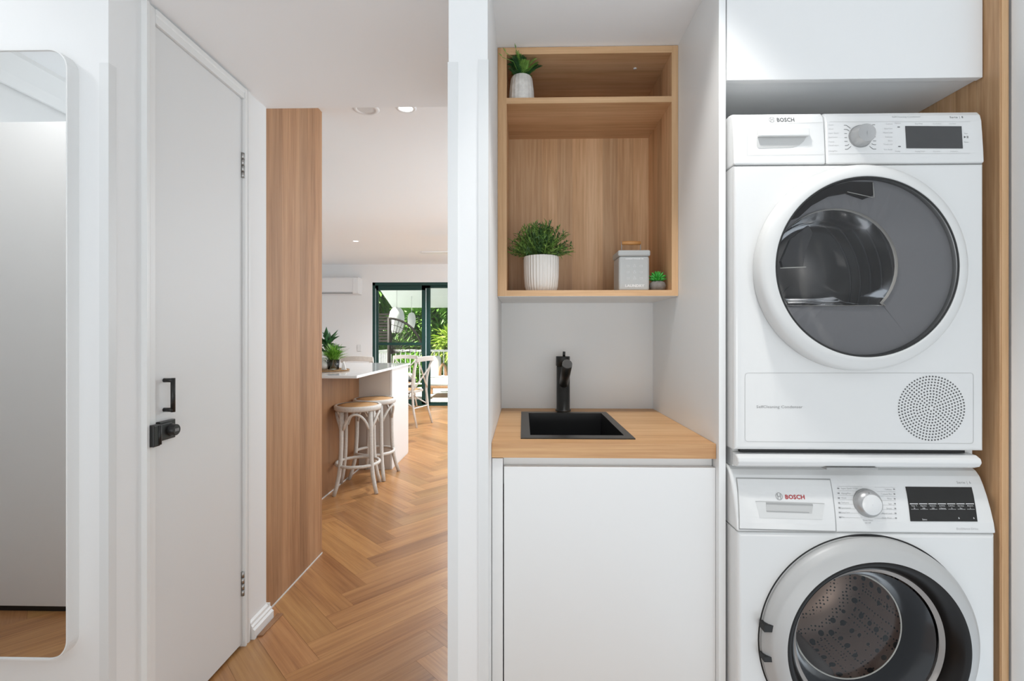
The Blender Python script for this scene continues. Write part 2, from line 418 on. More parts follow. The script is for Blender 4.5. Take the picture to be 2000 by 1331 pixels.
# cupboard wall with a door opening Y 1.352..1.792, Z 0..2.064
DY0, DY1, DZ = 1.352, 1.790, 2.064
q = MB(); q.box(XL-.10, XL, 1.3, DY0, 0, LOW); q.box(XL-.10, XL, DY1, 1.962, 0, LOW); q.box(XL-.10, XL, DY0, DY1, DZ, LOW)
struct(q.build('wall_left', 'wall'), 'white side wall around the narrow cupboard door', 'wall')
wall('wall_cupboard_back', (-1.75, -1.65, 1.3, 1.975, 0, FAR), 'back of the cupboard')
wall('wall_divider', (-.1745, -.0825, 1.13, 1.97, 0, LOW), 'white wall end between the passage and the sink alcove')
wall('wall_alcove', (-.0825, 1.60, 1.872, 1.97, 0, LOW), 'white back wall of the sink alcove')
wall('wall_right', (1.196, 1.90, 1.15, 1.87, 0, HIGH), 'white wall right of the laundry cupboard')
wall('wall_side', (1.90, 2.0, -1.8, 1.15, 0, HIGH), 'white side wall of the laundry')
wall('wall_hall', (-2.5, -2.4, -1.8, 1.3, 0, HIGH), 'white wall seen in the mirror')
wall('wall_living_left', (-5.1, -5, 1.9, 8.15, 0, FAR), 'left wall of the living room')
wall('wall_living_near', (-5, -1.75, 1.9, 1.98, 0, FAR), 'near wall of the living room')
OX0, OX1, OZ = -2.53, -.20, 2.075
q = MB(); q.box(-5, OX0, 8.05, 8.2, 0, FAR); q.box(OX1, 1.6, 8.05, 8.2, 0, FAR); q.box(OX0, OX1, 8.05, 8.2, OZ, FAR)
struct(q.build('wall_far', 'wall'), 'white far wall of the living room with the sliding door', 'wall')
struct(box('ceiling', (-1.2, 1.9, 1.205, 1.97, LOW, HIGH), 'ceil'), 'lowered white ceiling over the passage and alcove', 'ceiling')
struct(box('ceiling', (-2.5, 2.0, -1.8, 1.205, HIGH, HIGH+.1), 'ceil'), 'white laundry ceiling', 'ceiling')
struct(box('ceiling', (-5.1, 1.6, 1.97, 8.2, FAR, FAR+.1), 'ceil'), 'white living room ceiling', 'ceiling')
# cornice and white frieze that show in the mirror
q = MB().prism([(-2.4, 2.35), (-2.385, 2.33), (-2.37, 2.33), (-2.34, 2.37), (-2.30, 2.405), (-2.27, 2.43), (-2.27, 2.45), (-2.4, 2.45)], 'y', -.6, 1.2)
struct(q.build('trim_1', 'trim'), 'white cornice reflected in the mirror', 'trim')

# corner guards
def guard(name, cx, cy, sx, sy, top, label):
    t = .002; L_ = .022
    q = MB()
    q.box(min(cx-sx*t, cx+sx*L_), max(cx-sx*t, cx+sx*L_), cy-t, cy, 0, top)
    q.box(min(cx-sx*t, cx), max(cx-sx*t, cx), cy, cy+sy*L_, 0, top)
    return struct(q.build(name, 'guard'), label, 'trim')
guard('trim_2', XL, 1.206, -1, 1, 1.868, 'plastic guard on the wall corner beside the mirror')
guard('trim_3', -.1745, 1.13, 1, 1, 1.815, 'plastic guard on the left corner of the wall end')
guard('trim_4', -.0825, 1.13, -1, 1, 1.820, 'plastic guard on the right corner of the wall end')

# architrave of the cupboard door (stepped profile)
q = MB()
q.prism([(XL, DY0-.0005), (XL+.009, DY0-.0005), (XL+.010, DY0-.020), (XL+.012, DY0-.024), (XL+.012, DY0-.028), (XL+.016, DY0-.031), (XL+.016, DY0-.040), (XL, DY0-.040)], 'z', 0, DZ+.0405)
q.prism([(XL, DY1+.0005), (XL+.014, DY1+.0005), (XL+.014, DY1+.010), (XL+.010, DY1+.014), (XL+.010, DY1+.020), (XL+.013, DY1+.024), (XL+.013, DY1+.034), (XL+.009, DY1+.040), (XL, DY1+.040)], 'z', 0, DZ+.0405)
q.prism([(XL, DZ+.0005), (XL+.010, DZ+.0005), (XL+.010, DZ+.022), (XL+.013, DZ+.026), (XL+.013, DZ+.040), (XL, DZ+.040)], 'y', DY0-.0003, DY1+.0003)
for v in q.bm.verts[:]: pass
struct(q.build('trim_5', 'trim'), 'white architrave around the narrow cupboard door', 'trim')
q = MB().prism([(XL, 0), (XL+.026, 0), (XL+.026, .034), (XL+.018, .04), (XL+.018, .047), (XL+.012, .053), (XL+.010, .062), (XL, .066)], 'y', DY1+.041, 1.972)
q.box(XL-.05, XL+.012, 1.962, 1.972, 0, .066)
struct(q.build('baseboard_left', 'trim'), 'short white baseboard between the cupboard door and the timber cabinet', 'baseboard')
q = MB().prism([(XL+.027, DY1+.055), (XL+.046, DY1+.062), (XL+.052, 2.0), (XL+.027, 2.0)], 'z', 0, .006)
struct(q.build('trim_6', 'islz', bevel=.001), 'small strip of timber moulding on the floor by the baseboard', 'trim')
# right-hand architrave (grooved)
q = MB()
for a, b, y in ((1.190, 1.196, 1.168), (1.196, 1.212, 1.132), (1.212, 1.216, 1.139), (1.216, 1.232, 1.130), (1.232, 1.262, 1.126)):
    q.box(a, b, y, 1.20 if a < 1.196 else 1.15, 0, HIGH)
struct(q.build('trim_7', 'trim', bevel=.0015), 'white grooved architrave at the right edge of the laundry cupboard', 'trim')

# cupboard door
door = struct(bpy.data.objects.new('door_1', None), 'narrow white flush cupboard door with black pull handle and steel hinges', 'door'); COL.objects.link(door)
door.location = (XL, (DY0+DY1)/2, .012)
box('leaf', (XL-.034, XL+.001, DY0+.0008, DY1-.0015, .012, DZ-.0015), 'door', door, .0008)
box('stop', (XL-.06, XL-.036, DY0, DY1, .0, DZ), 'door', door)
hx, hy = XL+.001, 1.395
q = MB(); q.tube([(hx, hy, 1.040), (hx+.030, hy, 1.040)], .0062, 12); q.tube([(hx, hy, .953), (hx+.030, hy, .953)], .0062, 12)
q.tube([(hx+.027, hy, 1.0465), (hx+.027, hy, .9465)], .0062, 14)
q.build('handle', 'black', door)
for v0, v1 in ((302, 351), (1112, 1159)):
    za, zb = CAM_H+1.83*(HV-v0)/F, CAM_H+1.83*(HV-v1)/F
    q = MB(); n = 4
    for i in range(n):
        a = zb+(za-zb)*i/n; b = zb+(za-zb)*(i+1)/n-.0015
        q.lathe((XL+.005, DY1-.001, 0), [(.0058, a), (.0058, b)], 'z', 12, True, True, True)
    q.box(XL+.001, XL+.0022, DY1-.008, DY1+.002, zb, za)
    tag(q.build('hinge', 'steel', door), 'brushed steel butt hinge')

# black child lock on door and jamb
lk = thing('door_lock', (XL+.001, 1.37, .86), 'black adhesive safety lock with dial bridging cupboard door and its frame', 'lock')
x0 = XL+.0115
q = MB().rbox(x0, x0+.016, 1.322, 1.348, .858, .920, .003)
q.tube([(x0+.014, 1.345, .862), (x0+.014, 1.345, .916)], .006, 12)
q.build('catch', 'black', lk)
MB().rbox(XL+.0015, XL+.014, 1.362, 1.425, .866, .922, .002).build('base_plate', 'black', lk)
MB().rbox(XL+.013, XL+.020, 1.348, 1.402, .872, .916, .002).build('strap', 'black', lk)
q = MB().lathe((XL+.014, 1.402, .893), [(.019, 0), (.019, .006), (.0165, .009), (.0165, .019), (.0145, .021)], 'x', 32, True, True, True)
dl = q.build('dial', 'black', lk)
q = MB()
for k in range(4):
    q.box(XL+.0352, XL+.0358, 1.394+k*.0042, 1.3965+k*.0042, .889, .8975)
q.build('markings', 'inkmid', dl)

# ------------------------------------------------------------------ mirror
mr = thing('framed_mirror', (-1.385, 1.206, .36), 'tall round-cornered mirror in a thin white frame, hung left of the cupboard door', 'mirror')
def rrect(x0, x1, z0, z1, r, n=10):
    pts = []
    for cx, cz, a0 in ((x1-r, z1-r, 0), (x0+r, z1-r, 90), (x0+r, z0+r, 180), (x1-r, z0+r, 270)):
        for i in range(n+1):
            a = R(a0+90*i/n); pts.append((cx+r*math.cos(a), cz+r*math.sin(a)))
    return pts
mx0, mx1, mz0, mz1 = -1.64, -1.1345, .360, 1.888
def ringprism(q, outer, inner, y0, y1):
    n = len(outer)
    V = [[q.bm.verts.new((p[0], y, p[1])) for p in P] for P, y in ((outer, y0), (inner, y0), (inner, y1), (outer, y1))]
    for a in range(4):
        A, B = V[a], V[(a+1) % 4]
        for i in range(n): q.bm.faces.new((A[i], A[(i+1) % n], B[(i+1) % n], B[i]))
q = MB(); ringprism(q, rrect(mx0, mx1, mz0, mz1, .05), rrect(mx0+.0035, mx1-.0035, mz0+.0035, mz1-.0035, .0465), 1.174, 1.206)
q.build('frame', 'trim', mr)
q = MB().prism(rrect(mx0+.0035, mx1-.0035, mz0+.0035, mz1-.0035, .0465), 'y', 1.1775, 1.200)
q.build('glass', 'mirror', mr)
# open door leaf, the shade under it and dark threshold that the mirror shows
d2 = struct(bpy.data.objects.new('door_2', None), 'white flush door standing open, seen in the mirror', 'door'); COL.objects.link(d2); d2.location = (-1.95, .34, 0)
box('leaf', (-2.36, -1.52, .32, .36, .024, 2.08), 'wall', d2, .002)
box('gap_shade', (-2.36, -1.52, .325, .352, 0, .023), 'dark', d2)  # dark strip stands in for the shade in the gap under the leaf
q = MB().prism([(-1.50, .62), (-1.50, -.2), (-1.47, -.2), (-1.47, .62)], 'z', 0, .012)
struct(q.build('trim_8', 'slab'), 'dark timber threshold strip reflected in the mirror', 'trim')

# ------------------------------------------------------------------ tall timber cabinet and kitchen beyond
tc_ = thing('tall_cabinet', (-1.38, 2.27, 0), 'tall timber-grain cabinet end panel beyond the cupboard door, floor to ceiling', 'cabinet')
box('end_panel', (-1.10, -1.082, 1.975, 2.57, .006, FAR), 'tallz', tc_)
box('carcass', (-1.68, -1.10, 1.99, 2.57, .0, FAR), 'lam', tc_)
box('base_strip', (-1.0815, -1.0785, 1.98, 2.57, 0, .006), 'guard', tc_)

isl = thing('kitchen_island', (-2.0, 4.0, 0), 'kitchen island with timber-grain side and white end block under the stone top', 'kitchen island')
box('timber_panel', (-1.60, -1.44, 3.10, 4.20, .006, .880), 'islz', isl)
box('base_strip', (-1.4395, -1.435, 3.10, 4.20, 0, .008), 'guard', isl)
box('back_panel', (-1.44, -1.165, 4.20, 4.218, 0, .880), mat('white_panel_shaded', (.62, .57, .52), .4), isl)  # taupe tone is shade on the white cabinet, put into the colour
box('end_cabinet', (-1.60, -1.163, 4.219, 4.80, .012, .880), 'lam', isl)
box('end_panel', (-1.163, -1.147, 4.20, 4.80, .012, .880), 'lam', isl)
box('kickboard', (-3.2, -1.149, 4.205, 4.79, 0, .012), 'guard', isl)
box('carcass', (-3.2, -1.60, 3.4, 4.80, .012, .880), 'lam', isl)
tag(box('island_worktop', (-3.2, -1.135, 3.27, 4.83, .880, .900), 'stone', None, .002), 'polished white stone worktop on the kitchen island', 'worktop')

def stool(loc, rz, label, first=None):
    if first is not None: return first
    t = thing('bar_stool', (0, 0, 0), label, 'stool', 'bar stools at the island')
    q = MB(); q.lathe((0, 0, 0), [(.150, .612), (.166, .610), (.174, .618), (.175, .640), (.168, .648), (.152, .648)], 'z', 40)
    q.build('seat_ring', 'chairw', t)
    MB().lathe((0, 0, 0), [(.153, .622), (.153, .644), (.10, .650), (.0005, .652)], 'z', 36, cap0=True).build('seat', 'cane', t)
    for k in range(4):
        a = R(45+90*k); c, s = math.cos(a), math.sin(a)
        prof = [(.145, .612, .017), (.148, .50, .0165), (.150, .36, .016), (.156, .24, .016), (.170, .14, .0155), (.190, .065, .015), (.213, .0, .014)]
        q = MB().tube([(r*c, r*s, z) for r, z, _ in prof], [p[2] for p in prof], 10); q.build('leg', 'chairw', t)
    q = MB().tube([(.158*math.cos(2*math.pi*i/36), .158*math.sin(2*math.pi*i/36), .205) for i in range(36)], .0125, 8, True)
    q.build('foot_ring', 'chairw', t)
    for k in range(4):
        a0 = R(45+90*k); pts = []
        for i in range(13):
            f = i/12; ang = a0+R(90)*f; rr = .145+.012*math.sin(math.pi*f)
            z = .475+.118*math.sin(math.pi*f)**.8
            ang2 = a0+R(90)*(.07+.86*f)
            pts.append((rr*math.cos(ang2), rr*math.sin(ang2), z))
        MB().tube(pts, .010, 8).build('arch_brace', 'chairw', t)
    t.location = loc; t.rotation_euler.z = rz
    return t
def copy_tree(o, parent=None):
    c = o.copy(); COL.objects.link(c); c.parent = parent
    for ch in list(o.children): copy_tree(ch, c)
    return c
s1 = stool((-1.262, 3.66, 0), R(12), 'white bar stool with round cane seat, nearer one at the island')
s2 = copy_tree(s1); s2.location = (-1.245, 4.02, 0); s2.rotation_euler.z = R(-8)
s2['label'] = 'white bar stool with cane seat, farther one against the white island end'

def cross_chair(loc, rz, label):
    t = thing('dining_chair', (0, 0, 0), label, 'chair', 'cross-back dining chairs')
    # front is +y ; back at -y
    q = MB(); pts = []
    for i in range(25):
        a = 2*math.pi*i/24
        pts.append((.205*math.copysign(abs(math.cos(a))**.8, math.cos(a)), .20*math.copysign(abs(math.sin(a))**.8, math.sin(a))))
    MB().prism([(x*1.0, y) for x, y in pts[:-1]], 'z', .435, .462).build('seat_frame', 'chairw', t, bevel=.005)
    MB().prism([(x*.82, y*.82) for x, y in pts[:-1]], 'z', .462, .468).build('seat', 'cane', t)
    for sx in (-1, 1):
        MB().tube([(sx*.17, .155, .44), (sx*.175, .165, .2), (sx*.185, .185, 0)], [.016, .015, .013], 8).build('leg', 'chairw', t)
        MB().tube([(sx*.20, -.27, 0), (sx*.185, -.215, .2), (sx*.18, -.19, .45), (sx*.185, -.20, .62), (sx*.195, -.235, .78), (sx*.205, -.275, .88)], [.013, .015, .017, .016, .015, .014], 8).build('leg', 'chairw', t)
    q = MB(); top = []
    for i in range(9):
        f = i/8*2-1; top.append((f*.215, -.275-.045*(1-f*f), .868+.012*(1-f*f)))
    A = [q.bm.verts.new((x, y-.009, z-.032)) for x, y, z in top]; B = [q.bm.verts.new((x, y-.016, z+.032)) for x, y, z in top]
    C_ = [q.bm.verts.new((x, y+.009, z-.032)) for x, y, z in top]; D = [q.bm.verts.new((x, y+.004, z+.032)) for x, y, z in top]
    for i in range(8):
        for U, V in ((A, B), (B, D), (D, C_), (C_, A)): q.bm.faces.new((U[i], U[i+1], V[i+1], V[i]))
    for i in (0, 8): q.bm.faces.new((A[i], B[i], D[i], C_[i]))
    q.build('top_rail', 'chairw', t, bevel=.004)
    for sx in (-1, 1):
        MB().tube([(sx*.18, -.205, .48), (sx*.09, -.225, .56), (0, -.25, .65), (-sx*.10, -.275, .75), (-sx*.185, -.275, .845)], .010, 8).build('cross_bar', 'chairw', t)
    q = MB(); q.tube([(-.18, .165, .26), (-.16, .0, .36), (-.185, -.205, .26)], .009, 6); q.tube([(.18, .165, .26), (.16, .0, .36), (.185, -.205, .26)], .009, 6)
    q.tube([(-.185, .17, .22), (.185, .17, .22)], .009, 6); q.tube([(-.185, -.21, .24), (.185, -.21, .24)], .009, 6)
    q.build('stretcher', 'chairw', t)
    t.location = loc; t.rotation_euler.z = rz
    return t
c1 = cross_chair((-1.54, 6.36, 0), R(72), 'whitewashed cross-back dining chair right of the island end, facing the table')
c2 = copy_tree(c1); c2.location = (-1.93, 7.46, 0); c2.rotation_euler.z = R(172); c2.scale.z = .95; c2['label'] = 'whitewashed dining chair at the far side of the table, its rail before the sliding door'
c3 = copy_tree(c1); c3.location = (-2.16, 6.50, 0); c3.rotation_euler.z = R(0); c3['label'] = 'whitewashed dining chair nearest the wall, its back rail seen beside the plants'
tb = thing('dining_table', (-2.5, 7.0, 0), 'pale dining table standing behind the kitchen island among cross-back chairs', 'table')
MB().rbox(-3.1, -1.97, 6.74, 7.30, .715, .745, .006).build('tabletop', 'chairw', tb)
for x in (-3.02, -2.04):
    for y in (6.80, 7.23): box('leg', (x-.03, x+.03, y-.03, y+.03, 0, .715), 'chairw', tb)

# things on the island
tr_ = thing('serving_tray', (-1.93, 3.92, .900), 'round woven brown tray on the white stone worktop', 'tray')
MB().lathe((-1.60, 3.70, .900), [(.0005, 0), (.17, 0), (.178, .004), (.178, .010), (.17, .012), (.16, .006), (.0005, .006)], 'z', 40).build('mat', 'woven', tr_)
vz = thing('potted_fern', (-1.435, 3.72, .906), 'bright green grassy plant in a clear glass vase on the tray', 'plant')
P0 = Vector((-1.365, 3.70, .907)); P0 = at(651, 716, 3.72); P0.z = .9125
vz.location = P0
tr_.location = (P0.x-.06, P0.y, .900)
for ch in tr_.children:
    ch.location = (0, 0, 0)
    for v in ch.data.vertices: pass
def recenter(o, dst):
    me = o.data; c = sum((v.co for v in me.vertices), Vector())/len(me.vertices)
    for v in me.vertices: v.co.x -= c.x; v.co.y -= c.y
recenter(tr_.children[0], None)
for v in tr_.children[0].data.vertices: v.co.z += 0
MB().lathe(P0, [(.040, 0), (.043, .004), (.047, .075), (.0445, .075), (.040, .008), (.0005, .006)], 'z', 28, cap0=True).build('glass_vase', 'clear', vz)
MB().lathe(P0, [(.0385, .009), (.042, .05), (.0005, .052)], 'z', 20, cap0=True).build('pebbles', 'water', vz)
q = MB()
for i in range(340):
    a = random.uniform(0, 2*math.pi); e = random.uniform(.25, 1.5); d = Vector((math.cos(a)*math.cos(e), math.sin(a)*math.cos(e), math.sin(e)))
    b = P0+Vector((math.cos(a)*.03*random.random(), math.sin(a)*.03*random.random(), .055+random.random()*.04))
    q.leaf(b, d, random.uniform(.06, .135), .009, .25)
q.build('foliage', 'leafc', vz, recalc=False)
fp = at(641, 716, 3.95); fp.z = .900
fg = thing('potted_plant', fp, 'dark broad-leaved plant behind the grassy plant on the island', 'plant')
MB().lathe(fp, [(.05, 0), (.055, .09), (.05, .09), (.0005, .08)], 'z', 24, cap0=True).build('pot', 'ceramic', fg)
MB().tube([fp+Vector((0, 0, .08)), fp+Vector((.0, 0, .2)), fp+Vector((-.01, 0, .3))], .005, 6).build('stem', 'bark', fg)
q = MB()
for i in range(34):
    a = random.uniform(0, 2*math.pi); e = random.uniform(.1, 1.2); d = Vector((math.cos(a)*math.cos(e), math.sin(a)*math.cos(e)*.6, math.sin(e)))
    q.leaf(fp+Vector((random.uniform(-.03, .03), random.uniform(-.02, .02), .10+random.random()*.14)), d, random.uniform(.08, .15), .055, .3)
q.build('foliage', 'leafb', fg, recalc=False)
p = at(633, 716, 3.70); p.z = .912
tag(MB().lathe(p, [(.02, 0), (.034, .015), (.036, .035), (.026, .055), (.016, .062), (.016, .07), (.013, .07)], 'z', 28, cap0=True).build('vase', 'ceramic', offs=p), 'small white ceramic vase left of the glass vase on the tray', 'vase')
p = at(671, 719, 3.66); p.z = .912
q = MB()
q.prism([(p.x-.018, p.z), (p.x-.006, p.z+.062), (p.x+.002, p.z+.064), (p.x+.022, p.z)], 'y', p.y-.004, p.y+.004)
tag(q.build('ornament', 'ceramic', offs=p), 'small white leaning ornament at the right edge of the tray', 'ornament')

# air conditioner, switch, far lights, fan
ac = thing('air_conditioner', (-3.1, 8.05, 1.86), 'white split air conditioner high on the far wall', 'air conditioner')
MB().prism([(8.05, 1.862), (7.87, 1.872), (7.845, 1.90), (7.84, 2.12), (7.86, 2.142), (8.05, 2.142)], 'x', -3.50, -2.705).build('casing', 'ac', ac, bevel=.006)
box('louvre_slot', (-3.47, -2.80, 7.845, 7.87, 1.868, 1.886), 'seam', ac)
box('end_cap', (-2.79, -2.703, 7.835, 7.86, 1.88, 2.13), 'ac', ac, .004)
p = at(702, 680, 8.05)
tag(MB().rbox(p.x-.035, p.x+.035, 8.042, 8.05, p.z-.057, p.z+.057, .003).build('light_switch', 'guard', offs=(p.x, 8.05, p.z)), 'pale switch plate on the far wall between air conditioner and sliding door', 'switch')
def downlight(u, v, r, lit, label):
    t_ = (FAR-CAM_H)*F/(HV-v); dx = (u-1000)/F
    x, y = t_*(dx*CY-SY), t_*(dx*SY+CY)
    o = thing('ceiling_light', (x, y, FAR), label, 'light', 'recessed downlights')
    MB().lathe((x, y, FAR), [(r, 0), (r*.96, -.004), (r*.72, -.006), (r*.66, -.001)], 'z', 36).build('rim', 'ac', o)
    MB().lathe((x, y, FAR), [(r*.66, -.0015), (.0005, -.0015)], 'z', 36).build('diffuser', 'glow' if lit else 'dimglow', o)
    return x, y
downlight(715, 213, .070, False, 'round white recessed downlight with unlit centre, just beyond the lowered ceiling')
X_, Y_ = downlight(793, 211, .055, True, 'round recessed downlight right of the unlit one, just beyond the lowered ceiling')
X3, Y3 = downlight(695, 471, .05, True, 'small bright downlight in the living room ceiling near the air conditioner')
lamp('living_downlight', 'SPOT', (X3, Y3, FAR-.02), (0, 0, 0), 15, (1, .98, .95), spot_size=R(140), spot_blend=.6, shadow_soft_size=.05)
fan = thing('ceiling_fan', (-.55, 5.6, FAR), 'white ceiling fan whose blade tip pokes out past the wall end', 'ceiling fan')
MB().lathe((-.55, 5.6, 0), [(.06, FAR), (.05, FAR-.03), (.015, FAR-.04), (.015, FAR-.16), (.09, FAR-.18), (.09, FAR-.26), (.0005, FAR-.27)], 'z', 24).build('motor', 'ac', fan)
for k in range(3):
    a = R(177+120*k); c, s = math.cos(a), math.sin(a); q = MB()
    pts = [(.08, -.05), (.62, -.07), (.66, -.03), (.66, .03), (.62, .06), (.08, .05)]
    q.prism([(-.55+x*c-y*s, 5.6+x*s+y*c) for x, y in pts], 'z', FAR-.232, FAR-.222); q.build('blade', 'ac', fan)

# ------------------------------------------------------------------ sliding door
sd = struct(bpy.data.objects.new('door_3', None), 'dark green framed sliding glass door to the deck', 'door'); COL.objects.link(sd); sd.location = (-1.4, 8.1, 0)
q = MB(); q.box(OX0, OX0+.045, 8.05, 8.17, 0, OZ); q.box(OX1-.045, OX1, 8.05, 8.17, 0, OZ); q.box(OX0, OX1, 8.05, 8.17, OZ-.05, OZ); q.box(OX0, OX1, 8.05, 8.17, 0, .025)
q.build('frame', 'green', sd)
xa, xb = at(731, 600, 8.08).x, at(831, 600, 8.08).x
q = MB(); q.box(xa, xa+.07, 8.07, 8.10, .025, OZ-.05); q.box(xb-.06, xb, 8.07, 8.10, .025, OZ-.05)
q.box(xa, xb, 8.07, 8.10, OZ-.13, OZ-.05); q.box(xa, xb, 8.07, 8.10, .025, .10)
zz = at(780, 672, 8.08).z; q.box(xa, xb, 8.072, 8.098, zz-.022, zz+.022)
q.build('sash', 'green', sd)
box('pane', (xa+.07, xb-.06, 8.083, 8.087, .10, OZ-.13), 'pane', sd)
q = MB(); x2 = at(831, 600, 8.13).x; q.box(x2-.02, x2+.085, 8.115, 8.145, .025, OZ-.05); q.box(x2, OX1-.045, 8.115, 8.145, OZ-.09, OZ-.05); q.box(x2, OX1-.045, 8.115, 8.145, .025, .05)
q.build('fixed_sash', 'green', sd)
box('fixed_pane', (x2+.085, OX1-.045, 8.128, 8.132, .05, OZ-.09), 'pane', sd)
q = MB(); q.box(OX0+.045, OX0+.055, 8.06, 8.068, .4, OZ-.1); q.box(xb+.006, xb+.020, 8.06, 8.068, .03, OZ-.1)
q.build('seal_strip', 'greenlight', sd)

# ------------------------------------------------------------------ deck and garden
struct(box('deck_floor', (-6, 3, 8.2, 11.6, -.16, -.06), 'deck'), 'pale deck outside the sliding door', 'deck')
struct(box('garden_ground', (-20, 16, 11.6, 34, -1.6, -1.5), 'lawn'), 'planted ground below the deck', 'ground')
q = MB().prism([(8.2, 2.98), (11.55, 1.86), (11.62, 1.86), (11.62, 1.93), (8.2, 3.08)], 'x', -3.15, 3)
struct(q.build('deck_roof', 'soffit'), 'sloping white roof over the deck', 'roof')
rl = thing('deck_railing', (-1, 11.45, -.06), 'white metal railing with upright balusters along the deck edge', 'railing')
MB().rbox(-3.2, 2.9, 11.42, 11.48, .80, .85, .008).build('top_rail', 'white_metal', rl)
box('bottom_rail', (-3.2, 2.9, 11.43, 11.47, .02, .05), 'white_metal', rl)
q = MB(); x = -3.15
while x < 2.9: q.box(x-.008, x+.008, 11.44, 11.46, .05, .80); x += .115
tag(q.build('baluster', 'white_metal', rl), None, None, None, 'stuff')
for x in (-3.2, -1.75, -.35, 1.2, 2.88): box('post', (x-.028, x+.028, 11.422, 11.478, -.06, .80), 'white_metal', rl)
sr = thing('side_railing', (-3.2, 9.9, -.06), 'white railing panel along the left side of the deck', 'railing')
box('top_rail', (-3.22, -3.16, 8.3, 11.40, .80, .85), 'white_metal', sr)
q = MB(); y = 8.35
while y < 11.4: q.box(-3.20, -3.18, y-.008, y+.008, -.06, .80); y += .115
tag(q.build('baluster', 'white_metal', sr), None, None, None, 'stuff')
scr = thing('slatted_screen', (-3.9, 12.2, -.06), 'dark brown slatted privacy screen beyond the left of the deck', 'screen')
for k in range(11): box('slat', (-4.1, -3.35, 12.18, 12.21, .95+k*.075, 1.0+k*.075), 'darkcane', scr)
box('post', (-3.42, -3.35, 12.21, 12.26, -1.5, 1.80), 'darkcane', scr)
box('post', (-4.1, -4.03, 12.21, 12.26, -1.5, 1.80), 'darkcane', scr)
# hanging chair on the deck
hp = at(760, 700, 9.4); hb = Vector((hp.x, 9.4, -.06))
hc = thing('hanging_chair', hb, 'black cane chair with arched fan back and dark upright on the deck', 'chair')
MB().tube([hb, Vector((hp.x, 9.4, at(760, 622, 9.4).z))], .035, 10).build('upright', 'darkcane', hc)
def arcp(f):
    a = R(90-88*f); return at(757+68*math.cos(a), 690-68*math.sin(a), 9.4)
MB().tube([arcp(i/16) for i in range(17)], .022, 8).build('hoop', 'darkcane', hc)
q = MB()
for i in range(1, 14):
    a = R(90*i/14); p0 = at(762, 692, 9.4); p1 = at(757+66*math.cos(a), 690-66*math.sin(a), 9.4); q.tube([p0, p1], .006, 5)
for rr in (30, 44, 56):
    q.tube([at(757+rr*math.cos(R(90-90*i/10)), 690-rr*math.sin(R(90-90*i/10)), 9.4) for i in range(11)], .006, 5)
q.build('fan_back', 'darkcane', hc)
pb = at(795, 700, 9.4)
q = MB().lathe((pb.x-.15, 9.3, 0), [(.20, -.06), (.24, .1), (.34, .28), (.36, .33), (.30, .34), (.0005, .30)], 'z', 24); q.build('seat_base', 'darkcane', hc)
MB().lathe((pb.x-.15, 9.3, 0), [(.30, .34), (.31, .40), (.26, .44), (.0005, .44)], 'z', 24).build('cushion', 'cushion', hc)
# lanterns
def lantern(u, vt, vb, wpx, Y, label):
    a, b = at(u, vt, Y), at(u, vb, Y); hgt = a.z-b.z; r = wpx/2/F*Y; base = Vector((a.x, Y, b.z))
    roofz = 2.98-(Y-8.2)*.334
    o = thing('pendant_lantern', (a.x, Y, roofz), label, 'lantern', 'woven lanterns over the deck')
    MB().tube([(a.x, Y, a.z), (a.x, Y, roofz)], .006, 6).build('cord', 'white_metal', o)
    n = 9; q = MB(); pr = [(.25, 1), (.55, .97), (.85, .84), (1, .62), (.95, .35), (.7, .08), (.62, 0)]
    q.lathe(base, [(r*x, hgt*z) for x, z in pr], 'z', 24); q.build('shade', 'lantern', o)
lantern(775, 601, 650, 30, 10.2, 'larger white woven lantern hanging over the deck behind the arched chair')
lantern(804, 611, 641, 16, 10.9, 'smaller white woven lantern hanging right of the larger one')
# outdoor sofa
sf = thing('outdoor_sofa', (-1.35, 10.1, -.06), 'outdoor sofa with white cushions on a timber frame, seen through the open side', 'sofa')
x0_, x1_ = at(836, 750, 9.6).x, at(880, 750, 9.6).x
MB().rbox(x0_-.1, x1_+.6, 9.5, 10.3, .13, .18, .01).build('frame', 'terracotta', sf)
for x in (x0_-.05, x1_+.55): box('leg', (x-.03, x+.03, 9.55, 9.61, -.06, .13), 'terracotta', sf)
for x in (x0_-.05, x1_+.55): box('leg', (x-.03, x+.03, 10.18, 10.24, -.06, .13), 'terracotta', sf)
MB().rbox(x0_-.09, x1_+.58, 9.5, 10.25, .18, .34, .04).build('seat_cushion', 'cushion', sf)
pc = at(848, 705, 10.2)
MB().rbox(pc.x-.20, pc.x+.14, 10.12, 10.28, .34, .75, .05).build('back_cushion', 'cushion', sf)
p = at(864, 725, 10.0)
q = MB().tube([(p.x-.06, 10.05, .34), (p.x-.05, 10.05, .5), (p.x, 10.05, .60), (p.x+.06, 10.05, .52), (p.x+.07, 10.05, .34)], .03, 8); q.build('armrest', 'terracotta', sf)

